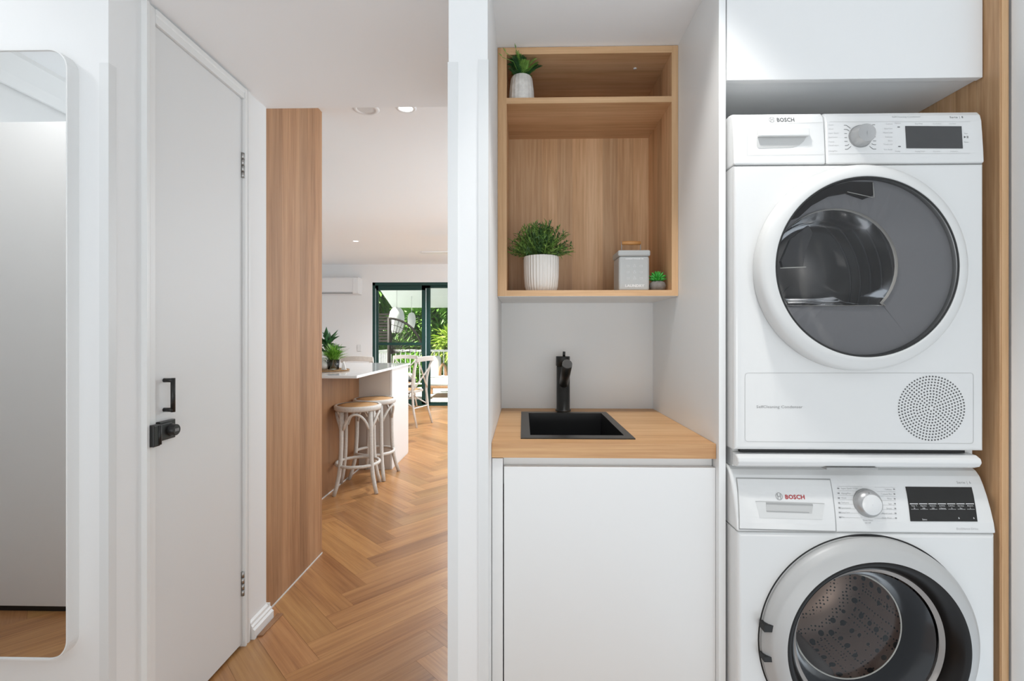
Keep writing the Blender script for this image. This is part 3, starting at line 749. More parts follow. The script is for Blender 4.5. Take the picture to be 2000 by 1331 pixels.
def shrub(name, c, rad, n, lm, L_, W_, label, trunk=True, sq=(1, 1, 1), group='garden planting beyond the deck'):
    o = thing(name, (c[0], c[1], -1.5), label, 'tree', group)
    if trunk:
        q = MB().tube([(c[0], c[1], -1.5), (c[0]+.05, c[1], c[2]-rad*.3), (c[0], c[1]+.05, c[2]+rad*.3)], [.10, .07, .03], 8); q.build('trunk', 'bark', o)
    q = MB()
    lumps = [(Vector((random.gauss(0, .5), random.gauss(0, .5), random.gauss(0, .5)))*rad*.7, random.uniform(.35, .6)*rad) for _ in range(9)]
    for i in range(n):
        lc, lr = random.choice(lumps); d = Vector((random.gauss(0, 1), random.gauss(0, 1), random.gauss(0, 1))).normalized()
        p = Vector(c)+Vector((lc.x*sq[0], lc.y*sq[1], lc.z*sq[2]))+d*lr*random.uniform(.55, 1)
        q.leaf(p, d+Vector((0, 0, -.3)), L_*random.uniform(.6, 1.3), W_*random.uniform(.7, 1.2), .25)
    q.build('foliage', lm, o, recalc=False)
G = [((-5.4, 14.6, 1.9), 1.2, 'leafd', .16, .07, 'sunlit pale tree at the left beyond the slatted screen'),
     ((-4.15, 15.6, .2), .85, 'leafa', .22, .07, 'mid green shrub behind the arched chair'),
     ((-2.95, 13.6, -.15), .8, 'leafc', .30, .05, 'bright green grassy shrub low behind the railing'),
     ((-3.5, 18.6, 1.9), 1.5, 'leafa', .24, .09, 'dark green tree behind the hanging lanterns'),
     ((-1.75, 13.6, .9), .75, 'leafd', .18, .06, 'yellow green shrub just past the railing'),
     ((-1.9, 15.9, 2.1), 1.0, 'leafa', .24, .09, 'green tree top under the deck roof edge'),
     ((-6.9, 20.0, 2.2), 2.0, 'leafa', .30, .13, 'large dark tree at the back left of the garden'),
     ((-7.6, 26.5, 1.6), 2.7, 'leafa', .4, .2, 'dense dark hedge closing off the left of the garden'),
     ((-2.4, 24.0, 1.8), 2.6, 'leafa', .36, .16, 'broad green tree closing off the right of the garden')]
for c, r, lm, L_, W_, lab in G:
    shrub('garden_tree', c, r, int(1400+1500*r), lm, L_*1.2, W_*1.6, lab)

# ------------------------------------------------------------------ sink alcove
tag(box('end_panel', (.503, .5205, 1.246, 1.872, 0, LOW), 'laminner', None, .0008), 'tall white panel between the sink alcove and the laundry appliances', 'panel')
cb = thing('base_cabinet', (.21, 1.56, 0), 'white handleless base cabinet under the oak benchtop', 'cabinet')
q = MB().prism([(-.080, 1.301), (-.062, 1.301), (-.062, 1.852), (.484, 1.852), (.484, 1.301), (.5015, 1.301), (.5015, 1.870), (-.080, 1.870)], 'z', .1, .848)
q.build('carcass', 'lam', cb)
box('floor_panel', (-.0615, .4835, 1.301, 1.8515, .1, .118), 'lam', cb)
xs = at(983, 1000, 1.272).x
box('side_filler', (-.081, xs-.001, 1.268, 1.300, 0, .848), 'lam', cb, .0008)
dtop = at(1200, 913, 1.268).z
box('door', (xs+.002, at(1397, 1000, 1.268).x, 1.266, 1.286, .1, dtop), 'lam', cb, .0012)
box('finger_rail', (xs, .5012, 1.287, 1.300, dtop-.05, .848), 'laminner', cb)
box('plinth', (-.08, .5015, 1.32, 1.34, 0, .1), 'lam', cb)
# benchtop with sink cut-out
bt0, bt1, CT = .851, .8895, .8895
SX0, SX1, SY0, SY1 = .004, .298, 1.322, 1.762
q = MB()
for b in ((-.0815, SX0, 1.262, 1.870), (SX1, .502, 1.262, 1.870), (SX0, SX1, 1.262, SY0), (SX0, SX1, SY1, 1.870)):
    q.box(b[0], b[1], b[2], b[3], bt0, bt1)
bmesh.ops.remove_doubles(q.bm, verts=q.bm.verts, dist=1e-5)
kill = [f for f in q.bm.faces if len([1 for g in q.bm.faces if g is not f and (g.calc_center_median()-f.calc_center_median()).length < 1e-5]) > 0]
bmesh.ops.delete(q.bm, geom=kill, context='FACES')
tag(q.build('benchtop', 'bench'), 'oak-look timber benchtop in the alcove with the black sink set in', 'benchtop')
# sink
sk = thing('sink', (.15, 1.54, CT), 'black square inset sink in the oak benchtop', 'sink')
q = MB()
o_, i_ = (-.0055, .3055, 1.312, 1.772), (.021, .283, 1.352, 1.738)
def loop4(q, r, z): return [q.bm.verts.new(p) for p in ((r[0], r[2], z), (r[1], r[2], z), (r[1], r[3], z), (r[0], r[3], z))]
A = loop4(q, o_, CT); B = loop4(q, o_, CT+.003); C_ = loop4(q, i_, CT+.003); D = loop4(q, i_, CT-.001)
for U, V in ((A, B), (B, C_), (C_, D)):
    for i in range(4): q.bm.faces.new((U[i], U[(i+1) % 4], V[(i+1) % 4], V[i]))
q.build('rim', 'sinkrim', sk)
q = MB(); b_ = (.029, .275, 1.360, 1.730)
A = loop4(q, i_, CT+.0005); B = loop4(q, b_, CT-.19)
for i in range(4): q.bm.faces.new((A[i], A[(i+1) % 4], B[(i+1) % 4], B[i]))
q.bm.faces.new(B)
q.build('basin', 'sink', sk)
MB().lathe((.152, 1.56, CT-.19), [(.04, .0008), (.036, .003), (.0005, .001)], 'z', 24).build('drain', 'steel', sk)
# tap
tp = at(1100, 803, 1.81); tx, ty = tp.x, 1.812
tap = thing('tap', (tx, ty, CT), 'matte black cylindrical mixer tap standing behind the black sink', 'tap')
MB().lathe((tx, ty, CT), [(.0290, 0), (.0290, .005), (.0250, .006), (.0250, .166), (.0238, .168)], 'z', 36, cap0=True, cap1=True).build('body', 'black', tap)
MB().lathe((tx-.001, ty, CT), [(.0262, .169), (.0262, .203), (.0255, .2045)], 'z', 36, cap0=True, cap1=True).build('mixer_head', 'black', tap)
e0 = Vector((tx+.001, ty-.008, CT+.100)); e1 = at(1108, 711.5, 1.655)
MB().tube([e0, e0+(e1-e0)*.5, e1], .0172, 24).build('spout', 'black', tap)
sp_ = (e1-e0).normalized()
MB().tube([e1+sp_*.0001, e1+sp_*.0012], .0160, 24).build('aerator', mat('aerator_grey', (.028, .026, .024), .5, spec=.3), tap)
MB().tube([(tx+.003, ty+.002, CT+.200), (tx+.003, ty-.004, CT+.222)], .0052, 10).build('lever', 'black', tap)
MB().rbox(tx-.012, tx+.012, ty+.02, ty+.0285, CT+.18, CT+.198, .002).build('lever_pin', 'black', tap)

# open shelf unit
su = thing('shelf_unit', (.21, 1.72, 1.30), 'open oak wall shelf unit with two compartments above the sink', 'shelf')
ux0, ux1, uy0, uy1, uz0, uz1 = -.0815, .5025, 1.570, 1.870, 1.3005, 2.1115
bl, br = ux0+.029, ux1-.0205
topz, shz0, shz1, botz = 2.089, 1.929, 1.948, 1.3195
box('side_panel', (ux0, bl, uy0, uy1, uz0, uz1), 'oakz', su)
box('side_panel', (br, ux1, uy0, uy1, uz0, uz1), 'oakz', su)
box('top_panel', (bl, br, uy0, uy1, topz, uz1), 'oakx', su)
box('shelf', (bl, br, uy0+.001, 1.855, shz0, shz1), 'oakx', su)
box('bottom_panel', (bl, br, uy0, uy1, uz0, botz), 'oakx', su)
box('back_panel', (bl, br, 1.855, 1.868, botz, topz), 'oakz', su)
for b_4, m_4 in (((ux0, bl, uy0-.0012, uy0-.0001, uz0, uz1), 'oakedge'), ((br, ux1, uy0-.0012, uy0-.0001, uz0, uz1), 'oakedge'), ((bl, br, uy0-.0012, uy0-.0001, topz, uz1), 'oakedgex'),
                 ((bl, br, uy0-.0012, uy0-.0001, uz0, botz), 'oakedgex'), ((bl, br, uy0-.0002, uy0+.0009, shz0, shz1), 'oakedgex')):
    box('edge_band', b_4, m_4, su)
box('underside', (ux0, ux1, uy0, uy1, uz0-.0012, uz0-.0001), 'laminner', su)
MB().lathe((.385, 1.66, topz), [(.006, 0), (.005, -.002), (.0005, -.002)], 'z', 16).build('screw_cap', 'trim', su)

# ribbed pot plant
def ribpot(q, c, prof, ribs=34, amp=.02, seg=272):
    q.lathe(c, prof, 'z', seg, True, False, False, ribs, amp)
pc = Vector((.0645, 1.68, botz))
pl = thing('potted_plant', pc, 'bushy green plant in a ribbed white pot on the lower shelf', 'plant')
q = MB(); ribpot(q, pc, [(.044, 0), (.0515, .006), (.0565, .022), (.0595, .055), (.0605, .120), (.0595, .126)])
q.lathe(pc, [(.0595, .126), (.0555, .126), (.0545, .10), (.0005, .10)], 'z', 48); q.lathe(pc, [(.0005, .0005), (.044, .0005)], 'z', 48)
q.build('pot', 'ceramic', pl)
MB().lathe(pc, [(.054, .105), (.0005, .112)], 'z', 24).build('soil', 'soil', pl)
def sprigs(q, base, n, rx, rz, L_, W_, per=9, yk=1, zup=.02, emin=.0):
    for i in range(n):
        a = random.uniform(0, 2*math.pi); e = random.uniform(emin, 1.45)
        d = Vector((math.cos(a)*math.cos(e)*rx, math.sin(a)*math.cos(e)*rx*yk, math.sin(e)*rz+zup)); f = random.uniform(.7, 1.05)
        st = base+Vector((math.cos(a), math.sin(a), 0))*.02; en = base+d*f
        q.tube([st, (st+en)/2+Vector((0, 0, .01)), en], .0008, 3, cap=False)
        for k in range(per):
            t = .35+.65*k/per; p = st.lerp(en, t); dd = (en-st).normalized()+Vector((random.gauss(0, .8), random.gauss(0, .8), random.gauss(.15, .6)))
            q.leaf(p, dd, L_*random.uniform(.6, 1.2), W_, .2)
for nm_, mt_, n_ in (('foliage', 'herba', 125), ('foliage', 'herbb', 75)):
    q = MB(); sprigs(q, pc+Vector((0, 0, .118)), n_, .118, .112, .021, .0055, 12, .85); q.build(nm_, mt_, pl, recalc=False)

# small plant on top shelf
pc = Vector((-.004, 1.622, shz1))
pl = thing('potted_plant', pc, 'trailing fern in a small whitewashed pot on the top shelf', 'plant')
q = MB(); ribpot(q, pc, [(.042, 0), (.0435, .004), (.0405, .05), (.0365, .084), (.033, .0915)], 18, .012, 216)
q.lathe(pc, [(.033, .0915), (.030, .091), (.028, .075), (.0005, .075)], 'z', 40); q.lathe(pc, [(.0005, .0005), (.042, .0005)], 'z', 40)
q.build('pot', mat('whitewashed_pot', (.72, .70, .67), .6, bump=.4, bscale=70, var=.10), pl)
MB().lathe(pc, [(.029, .078), (.0005, .082)], 'z', 20).build('soil', 'soil', pl)
q = MB(); q2 = MB(); B0 = pc+Vector((0, 0, .082))
ends = [(-.030, -.035, .055), (-.022, -.055, .045), (-.01, -.06, .052), (.004, -.05, .048), (.012, -.055, .035), (-.035, -.01, .035), (-.028, .03, .04), (.0, .02, .045),
        (.05, -.03, .045), (.056, -.035, .03), (.035, .0, .03), (-.03, -.045, .01), (.01, .04, .04), (-.038, -.03, .045)]
for i, e in enumerate(ends*3):
    en = B0+Vector(e)+Vector((random.gauss(0, .005), random.gauss(0, .005), random.gauss(0, .004))); st = B0+Vector((random.uniform(-.015, .015), random.uniform(-.015, .01), 0))
    en.x = max(en.x, -.048)
    mid = (st+en)/2+Vector((0, 0, .014)); prev = st; qq = q if i % 2 else q2
    for k in range(1, 15):
        t = k/14; p = st*(1-t)**2+mid*2*t*(1-t)+en*t*t; dd = (p-prev).normalized(); sd_ = dd.cross(Vector((0, -.3, 1))).normalized()
        for sg in (-1, 1): qq.leaf(p, dd*.6+sd_*sg*.8+Vector((0, -.1, .1)), .017*(1-.4*t), .0045, .2)
        prev = p
    qq.tube([st, mid.lerp((st+en)/2, .4), en], .0008, 3, cap=False)
for e in ((-.062, -.075, .038), (-.018, -.075, .062), (-.05, -.07, .055)):
    en = B0+Vector(e); q2.tube([B0, B0.lerp(en, .5)+Vector((.005, -.01, .02)), en], .0011, 4); q2.leaf(en, (en-B0), .02, .005)
q.build('foliage', 'leafb', pl, recalc=False); q2.build('foliage', 'leafa', pl, recalc=False)

# laundry tin
bx0, bx1, by0, by1 = .3155, .4225, 1.600, 1.700; bz = botz
tn = thing('storage_tin', ((bx0+bx1)/2, (by0+by1)/2, bz), 'grey laundry powder tin with lid and wooden handle on the lower shelf', 'tin')
body_top = at(1240, 500, 1.6).z; lid_top = at(1240, 489, 1.6).z
q = MB(); q.rbox(bx0+.003, bx1-.003, by0+.002, by1-.002, bz, body_top, .008, 4); q.build('body', 'tin', tn)
q = MB(); q.rbox(bx0, bx1, by0-.001, by1+.001, body_top-.001, lid_top+.001, .006, 4); q.build('lid', 'tin', tn)
hz = at(1232, 475, 1.645).z; ha, hb_ = at(1214, 475, 1.645).x, at(1251, 475, 1.645).x
q = MB()
for x in (ha, hb_): q.tube([(x, 1.645, lid_top), (x, 1.645, hz+.006)], .0014, 6)
q.build('handle_wire', 'chrome', tn)
MB().tube([(ha, 1.645, hz), ((ha+hb_)/2, 1.645, hz), (hb_, 1.645, hz)], [.0062, .0072, .0062], 14).build('handle_grip', 'handlewood', tn)
q = MB(); fy = by0+.0018
text_bm(q, 'LAUNDRY', (bx0+bx1)/2+.001, at(1240, 561, fy).z, .0085, fy, 'CENTER', .0006, .064)
text_bm(q, 'LAUNDRY POWDER TIN', (bx0+bx1)/2+.001, at(1240, 507, fy).z, .0035, fy, 'CENTER', .0003, .060)
def icon(q, x, z, s, k):
    l = lambda a, b: line(q, (x+a[0]*s, z+a[1]*s), (x+b[0]*s, z+b[1]*s), .0007, fy, .0005)
    if k == 0: l((-1, 0), (-.7, -1)); l((-.7, -1), (.7, -1)); l((.7, -1), (1, 0)); l((-1, 0), (-.3, .3)); l((-.3, .3), (.3, -.1)); l((.3, -.1), (1, .2))
    if k == 1: l((-1, -1), (1, -1)); l((1, -1), (1, 1)); l((1, 1), (-1, 1)); l((-1, 1), (-1, -1)); l((-.5, 0), (.5, 0))
    if k == 2: l((0, 1), (1, -1)); l((1, -1), (-1, -1)); l((-1, -1), (0, 1))
    if k == 3: l((-1, -.7), (1, -.7)); l((1, -.7), (.6, .7)); l((.6, .7), (-.4, .7)); l((-1, -.7), (-.5, 0)); l((-.5, 0), (.8, 0))
for r_ in range(3):
    for c_ in range(3):
        icon(q, (bx0+bx1)/2+(c_-1)*.0215+.001, at(1240, 519+r_*12, fy).z, .0045, (r_*3+c_*2+r_) % 4)
q.build('lettering', 'inkwhite', tn)
# succulent
pc = Vector((.4515, 1.625, botz))
pl = thing('potted_succulent', pc, 'small bright green succulent in a grey stone pot beside the tin', 'plant')
MB().lathe(pc, [(.018, 0), (.026, .010), (.0275, .02), (.024, .030), (.018, .034), (.0005, .033)], 'z', 32, cap0=True).build('pot', 'stonepot', pl)
q = MB()
for ring, (nn, e, L_) in enumerate(((12, .2, .030), (11, .55, .033), (9, .95, .034), (6, 1.3, .033))):
    for k in range(nn):
        a = 2*math.pi*(k+.5*ring)/nn; d = Vector((math.cos(a)*math.cos(e), math.sin(a)*math.cos(e), math.sin(e)))
        b = pc+Vector((0, 0, .036)); q.tube([b, b+d*L_*.55, b+d*L_], [.003, .005, .0012], 6)
q.build('rosette', 'leaff', pl)

# ------------------------------------------------------------------ overhead cabinet, oak side panel
oh = thing('overhead_cabinet', (.84, 1.5, 1.81), 'white flat-front cabinet above the dryer', 'cabinet')
oz = at(1660, 154, 1.246).z
box('door', (.5235, 1.1655, 1.246, 1.264, oz, LOW-.001), 'lam', oh, .0012)
box('carcass', (.5215, 1.1675, 1.265, 1.87, oz+.004, LOW-.001), 'lam', oh)
tag(box('oak_side_panel', (1.1685, 1.1885, 1.206, 1.872, 0, LOW), 'oakz', None), 'tall oak panel closing the right side of the appliance cupboard', 'panel')
tag(box('edge_strip', (1.1720, 1.1888, 1.2045, 1.2058, 0, LOW), 'oakedge', bpy.data.objects['oak_side_panel']), None)

# ------------------------------------------------------------------ appliances
def interp(tab):
    def f(z):
        if z <= tab[0][1]: return tab[0][0]
        for (ya, za), (yb, zb) in zip(tab, tab[1:]):
            if z <= zb: return ya+(yb-ya)*(z-za)/(zb-za)
        return tab[-1][0]
    return f
def arcline(q, pts, wd, yf, d=.0006):
    for a, b in zip(pts, pts[1:]): line(q, a, b, wd, yf, d)
def PX(u, v, yf): p = at(u, v, yf); return (p.x, p.z)
def roundel(q, x, z, r, yf):
    """ring with an armature inside"""
    n = 28
    arcline(q, [(x+r*math.cos(2*math.pi*i/n), z+r*math.sin(2*math.pi*i/n)) for i in range(n+1)], r*.16, yf)
    for s in (-1, 1):
        line(q, (x+s*r*.42, z-r*.75), (x+s*r*.42, z+r*.75), r*.2, yf)
    line(q, (x-r*.42, z), (x+r*.42, z), r*.2, yf)

def shell(x0, x1, yf_, yb, z0, z1, cx, cz, rad, rnd, name, par):
    q = MB(); n = 96; ang = [2*math.pi*i/n for i in range(n)]
    for (X, Z) in ((x0, z0), (x1, z0), (x1, z1), (x0, z1)): ang.append(math.atan2(Z-cz, X-cx) % (2*math.pi))
    ang = sorted(ang); n = len(ang)
    def rectp(a, ins):
        c, s_ = math.cos(a), math.sin(a); ts = []
        if c > 1e-9: ts.append((x1-cx)/c)
        if c < -1e-9: ts.append((x0-cx)/c)
        if s_ > 1e-9: ts.append((z1-cz)/s_)
        if s_ < -1e-9: ts.append((z0-cz)/s_)
        t = min(ts); X, Z = cx+c*t, cz+s_*t
        return (min(max(X, x0+ins), x1-ins), min(max(Z, z0+ins), z1-ins))
    loops = [[(cx+rad*math.cos(a), yf_+.02, cz+rad*math.sin(a)) for a in ang], [(cx+rad*math.cos(a), yf_, cz+rad*math.sin(a)) for a in ang]]
    for k in range(5):
        t = math.pi/2*k/4; ins = rnd*(1-math.sin(t)); yy = yf_+rnd*(1-math.cos(t))
        loops.append([(p[0], yy, p[1]) for p in (rectp(a, ins) for a in ang)])
    loops.append([(p[0], yb, p[1]) for p in (rectp(a, 0) for a in ang)])
    V = [[q.bm.verts.new(p) for p in L_] for L_ in loops]
    for A, B in zip(V, V[1:]):
        for i in range(n):
            f = q.bm.faces.new((A[i], A[(i+1) % n], B[(i+1) % n], B[i]))
    q.bm.faces.new(V[-1])
    bmesh.ops.dissolve_degenerate(q.bm, dist=1e-6, edges=q.bm.edges[:])
    return q.build(name, 'appl', par)

# --- dryer
DX0, DX1, DZ0, DZ1 = .5265, 1.1350, .887, 1.733
dr = thing('tumble_dryer', ((DX0+DX1)/2, 1.5, DZ0), 'white tumble dryer with smoked round door, stacked on the washing machine', 'dryer')
shell(DX0, DX1, 1.210, 1.80, DZ0, 1.5955, .8215, 1.336, .225, .008, 'cabinet', dr)
dprof = [(1.2095, 1.5975), (1.2110, 1.63), (1.2135, 1.672), (1.2160, 1.704), (1.2195, 1.719), (1.227, 1.729), (1.242, 1.733)]
dyf = interp(dprof)
dsx = at(1612, 270, dyf).x
def fascia(name, x0, x1, prof, back, m, par):
    q = MB().prism(prof+[(back, prof[-1][1]), (back, prof[0][1])], 'x', x0, x1)
    o = q.build(name, m, par, bevel=.004); o.modifiers['bevel'].angle_limit = R(62); return o
fascia('control_panel', dsx+.0008, DX1+.001, dprof, 1.80, 'appl', dr)
dw = fascia('water_drawer', DX0-.001, dsx-.0008, dprof, 1.80, 'appl', dr)
box('seam', (DX0+.002, DX1-.002, 1.213, 1.79, 1.5955, 1.5975), 'seam', dr)
# drawer grip
q = MB(); a, b = PX(1478, 254, dyf), PX(1577, 268, dyf)
q.rbox(a[0], b[0], 1.203, 1.2125, b[1], a[1], .002)
q.build('grip', 'appl', dw)
q = MB(); P_ = [PX(*p, dyf) for p in ((1478, 269), (1575, 267), (1570, 276), (1561, 284), (1548, 288), (1482, 290), (1478, 286))]
q.poly([(x, dyf(z)-.0007, z) for x, z in P_]); q.build('grip_pocket', 'pocket', dw)
q = MB()
arcline(q, [PX(1895, 238, dyf), PX(1620, 238, dyf)], .0006, dyf); arcline(q, [PX(1895, 300, dyf), PX(1620, 301, dyf)], .0006, dyf)
q.build('emboss_line', 'softseam', dr)
q = MB(); arcline(q, [PX(1609, 239, dyf), PX(1459, 245, dyf), PX(1459, 304, dyf), PX(1611, 302, dyf)], .0006, dyf); q.build('emboss_line', 'softseam', dw)
q = MB(); a = PX(1517, 238, dyf); b = PX(1550, 229, dyf)
text_bm(q, 'BOSCH', a[0], a[1], (b[1]-a[1])*.85, dyf, 'LEFT', .0004, b[0]-a[0], 1.05); q.build('brand_lettering', 'ink', dw)
q = MB(); c = PX(1507.5, 234, dyf); roundel(q, c[0], c[1], .0068, dyf); q.build('brand_roundel', 'inkmid', dw)
# knob
kc = PX(1680, 267, dyf); ky = dyf(kc[1])
kb = MB().lathe((kc[0], ky, kc[1]), [(.0285, 0), (.0285, -.0015), (.0270, -.002)], 'y', 40, cap1=True).build('knob_collar', 'inkmid', dr)
MB().lathe((kc[0], ky, kc[1]), [(.0262, -.0020), (.0258, -.005), (.0222, -.0235), (.0212, -.0250)], 'y', 48).build('knob', 'chrome', dr)
kn = dr.children[-1]
MB().lathe((kc[0], ky, kc[1]), [(.0213, -.0249), (.0195, -.0244), (.0005, -.0244)], 'y', 40).build('knob_cap', 'chrome', kn)
q = MB(); line(q, (kc[0], kc[1]-.004), (kc[0], kc[1]+.004), .0008, ky-.0250)
q.build('power_mark', 'inkmid', kn)
# dial ticks
q = MB()
for (pts) in ([(1648, 245), (1653, 245), (1661, 251)], [(1648, 253), (1654, 253), (1658, 256)], [(1649, 261), (1654, 261)], [(1649, 269), (1654, 269)], [(1649, 276.5), (1655, 276.5)], [(1650, 284.5), (1655, 284.5), (1658, 282)], [(1650, 292), (1655, 292), (1662, 286)],
              [(1700, 247), (1704, 244), (1709, 244)], [(1706, 252), (1710, 252)], [(1707, 260), (1710, 260)], [(1707, 268), (1710, 268)], [(1705, 275.5), (1711, 275.5)], [(1702, 281), (1706, 283), (1711, 283)], [(1698, 286), (1705, 291.5), (1711, 291.5)]):
    arcline(q, [PX(*p, dyf) for p in pts], .0011, dyf)
q.build('dial_ticks', 'ink', dr)
q = MB()
for s, v in (('Down', 244), ('Wool', 252), ('Super Quick', 260), ('Sportswear', 268), ('Towels', 277), ('Timed warm', 284), ('AllergyPlus', 295)):
    p = PX(1618, v+1.5, dyf); text_bm(q, s, p[0], p[1], .0034, dyf)
q.build('programme_lettering', 'inkpale', dr); q = MB()
for s, v in (('Cottons', 242), ('Easy-Care', 251), ('Mixed Load', 259), ('Delicates', 267.5), ('Shirts', 275), ('Timed cold', 282), ('Iron Assist', 292)):
    p = PX(1743, v+1.5, dyf); text_bm(q, s, p[0], p[1], .0034, dyf, 'RIGHT')
q.build('programme_lettering', 'inkpale', dr); q = MB()
for s, u, v in (('Start', 1883, 262), ('Pause', 1883, 279), ('Options', 1747, 242), ('Drying', 1748, 297)):
    p = PX(u, v, dyf); text_bm(q, s, p[0], p[1], .0032, dyf)
for s, u in (('Easy Clean', 1787), ('Eco Perfect', 1822), ('Low Heat', 1853)):
    p = PX(u, 243, dyf); text_bm(q, s, p[0], p[1], .0030, dyf)
for s, u in (('Drying Target', 1787), ('Dry Level', 1822), ('Finished in', 1856)):
    p = PX(u, 297, dyf); text_bm(q, s, p[0], p[1], .0030, dyf)
q.build('panel_lettering', 'inkpale', dr); q = MB()
a = PX(1742, 230, dyf); b = PX(1798, 230, dyf); text_bm(q, 'SelfCleaning Condenser', a[0], a[1], .0042, dyf, 'LEFT', 0, b[0]-a[0])
q.build('model_lettering', 'inkpale', dr)
q = MB(); a = PX(1855, 231, dyf); text_bm(q, 'Serie | 8', a[0], a[1], .0052, dyf, 'LEFT', 0, .032, 1.2)
q.build('series_lettering', 'ink', dr); q = MB()
for p in ((1755, 248.5), (1756.5, 286.5)):
    c = PX(*p, dyf); strip(q, c[0]-.003, c[0]+.003, c[1]-.0011, c[1]+.0011, dyf)
q.build('panel_symbols', 'ink', dr); q = MB()
c = PX(1885, 268, dyf); q.poly([(c[0]-.003, dyf(c[1])-.0006, c[1]-.003), (c[0]+.0015, dyf(c[1])-.0006, c[1]), (c[0]-.003, dyf(c[1])-.0006, c[1]+.003)])
for k in (1, 2): strip(q, c[0]+.0018+k*.0022, c[0]+.0028+k*.0022, c[1]-.003, c[1]+.003, dyf)
q.build('start_pause_symbol', 'ink', dr)
q = MB(); P_ = [at(u, v, dyf) for u, v in ((1767.5, 246.5), (1877.5, 247), (1880, 290.5), (1770, 290))]
q.poly([(p.x, p.y-.0010, p.z) for p in P_[::-1]]); q.build('display', 'screen', dr)
# door ring
dc = ((DX0+DX1)/2-.010, 1.336)
dcx = .8215
dd_ = thing('dryer_door_tmp', (0, 0, 0), 'x', 'x'); bpy.data.objects.remove(dd_)
Y0 = 1.210
ring = MB().lathe((dcx, 0, dc[1]), [(.249, Y0+.0005), (.251, Y0-.004), (.2505, Y0-.022), (.2475, Y0-.031), (.243, Y0-.0355), (.236, Y0-.0385), (.218, Y0-.0445), (.2160, Y0-.0435), (.2155, Y0-.030), (.2155, Y0-.004)], 'y', 128).build('door', 'ring', dr)
MB().lathe((dcx, 0, dc[1]), [(.2155, Y0-.0435), (.2140, Y0-.0445), (.2115, Y0-.043), (.211, Y0-.030)], 'y', 128).build('glass_trim', 'dark', ring)
MB().lathe((dcx, 0, dc[1]), [(.2125, Y0-.0425), (.205, Y0-.0445), (.17, Y0-.0475), (.12, Y0-.0495), (.06, Y0-.0505), (.0005, Y0-.051)], 'y', 96).build('glass', 'dryglass', ring)
# liner with the D-shaped window opening, seen through the smoked glass
def dshape(scale=1, y=1.2, off=(0, 0), n=44):
    """outline of the moulded bowl: round on top, flat foot at the bottom"""
    cx, cz = dcx-.058+off[0], dc[1]+.006+off[1]; rx, rz = .150*scale, .140*scale; pts = []
    for i in range(n):
        a = 2*math.pi*i/n; x, z = rx*math.cos(a), rz*math.sin(a)
        zf = -.098*scale
        if z < zf: z = zf; x = max(-rx*.80, min(rx*.82, x*1.22))
        pts.append((cx+x, cz+z))
    return pts
q = MB(); D_ = dshape(1); n = len(D_)
cir = []
for x, z in D_:
    a = math.atan2(z-dc[1], x-dcx); cir.append((dcx+.2145*math.cos(a), dc[1]+.2145*math.sin(a)))
# order follows the D outline; the circle's angles increase with it
Yl = Y0-.014
A = [q.bm.verts.new((x, Yl, z)) for x, z in D_]; B = [q.bm.verts.new((x, Yl-.014, z)) for x, z in cir]
for i in range(n): q.bm.faces.new((A[i], A[(i+1) % n], B[(i+1) % n], B[i]))
q.build('liner', 'drydisc', ring)
q = MB(); prev = None
for sc, yy in ((1.0, Yl-.004), (1.0, Yl), (.985, Yl+.004)):
    cur = [q.bm.verts.new((x, yy, z)) for x, z in dshape(sc)]
    if prev:
        for i in range(n): q.bm.faces.new((prev[i], prev[(i+1) % n], cur[(i+1) % n], cur[i])).smooth = True
    prev = cur
q.build('bowl_rim', 'bowlrim', ring)
q = MB(); prev = None
for sc, yy, of in ((.985, Yl+.004, 0), (.95, Yl+.03, 0), (.90, Yl+.075, 0), (.82, Yl+.10, 0), (.60, Yl+.115, 0), (.25, Yl+.12, 0)):
    cur = [q.bm.verts.new((x, yy, z)) for x, z in dshape(sc)]
    if prev:
        for i in range(n): q.bm.faces.new((prev[i], prev[(i+1) % n], cur[(i+1) % n], cur[i])).smooth = True
    prev = cur
q.bm.faces.new(prev)
q.build('bowl', 'bowl', ring)
# dark hinge moulding at the top left of the window
Yh = Y0-.030
P_ = [(1540, 432), (1556, 408), (1585, 381), (1620, 364), (1660, 355), (1704, 356), (1706, 382), (1690, 388), (1655, 377), (1620, 383), (1585, 402), (1560, 425)]
q = MB().prism([(at(u, v, Yh).x, at(u, v, Yh).z) for u, v in P_], 'y', Yh, Yh+.014); q.build('hinge_cover', 'wbezel', ring)
q = MB(); q.tube([at(1705, 357, Yh-.001), at(1707, 386, Yh-.001)], .0012, 6); q.tube([at(1705, 386, Yh-.001), at(1655, 375, Yh-.001)], .0009, 6); q.tube([at(1524, 524, Yh), at(1574, 522, Yh)], .0014, 6)
q.build('moulding_edge', 'bowlrim', ring)
q = MB().prism([(at(u, v, Yh+.004).x, at(u, v, Yh+.004).z) for u, v in ((1527, 510), (1545, 468), (1580, 440), (1588, 455), (1572, 500), (1570, 520), (1530, 522))], 'y', Yh+.006, Yh+.016); q.build('inner_moulding', 'screen', ring)
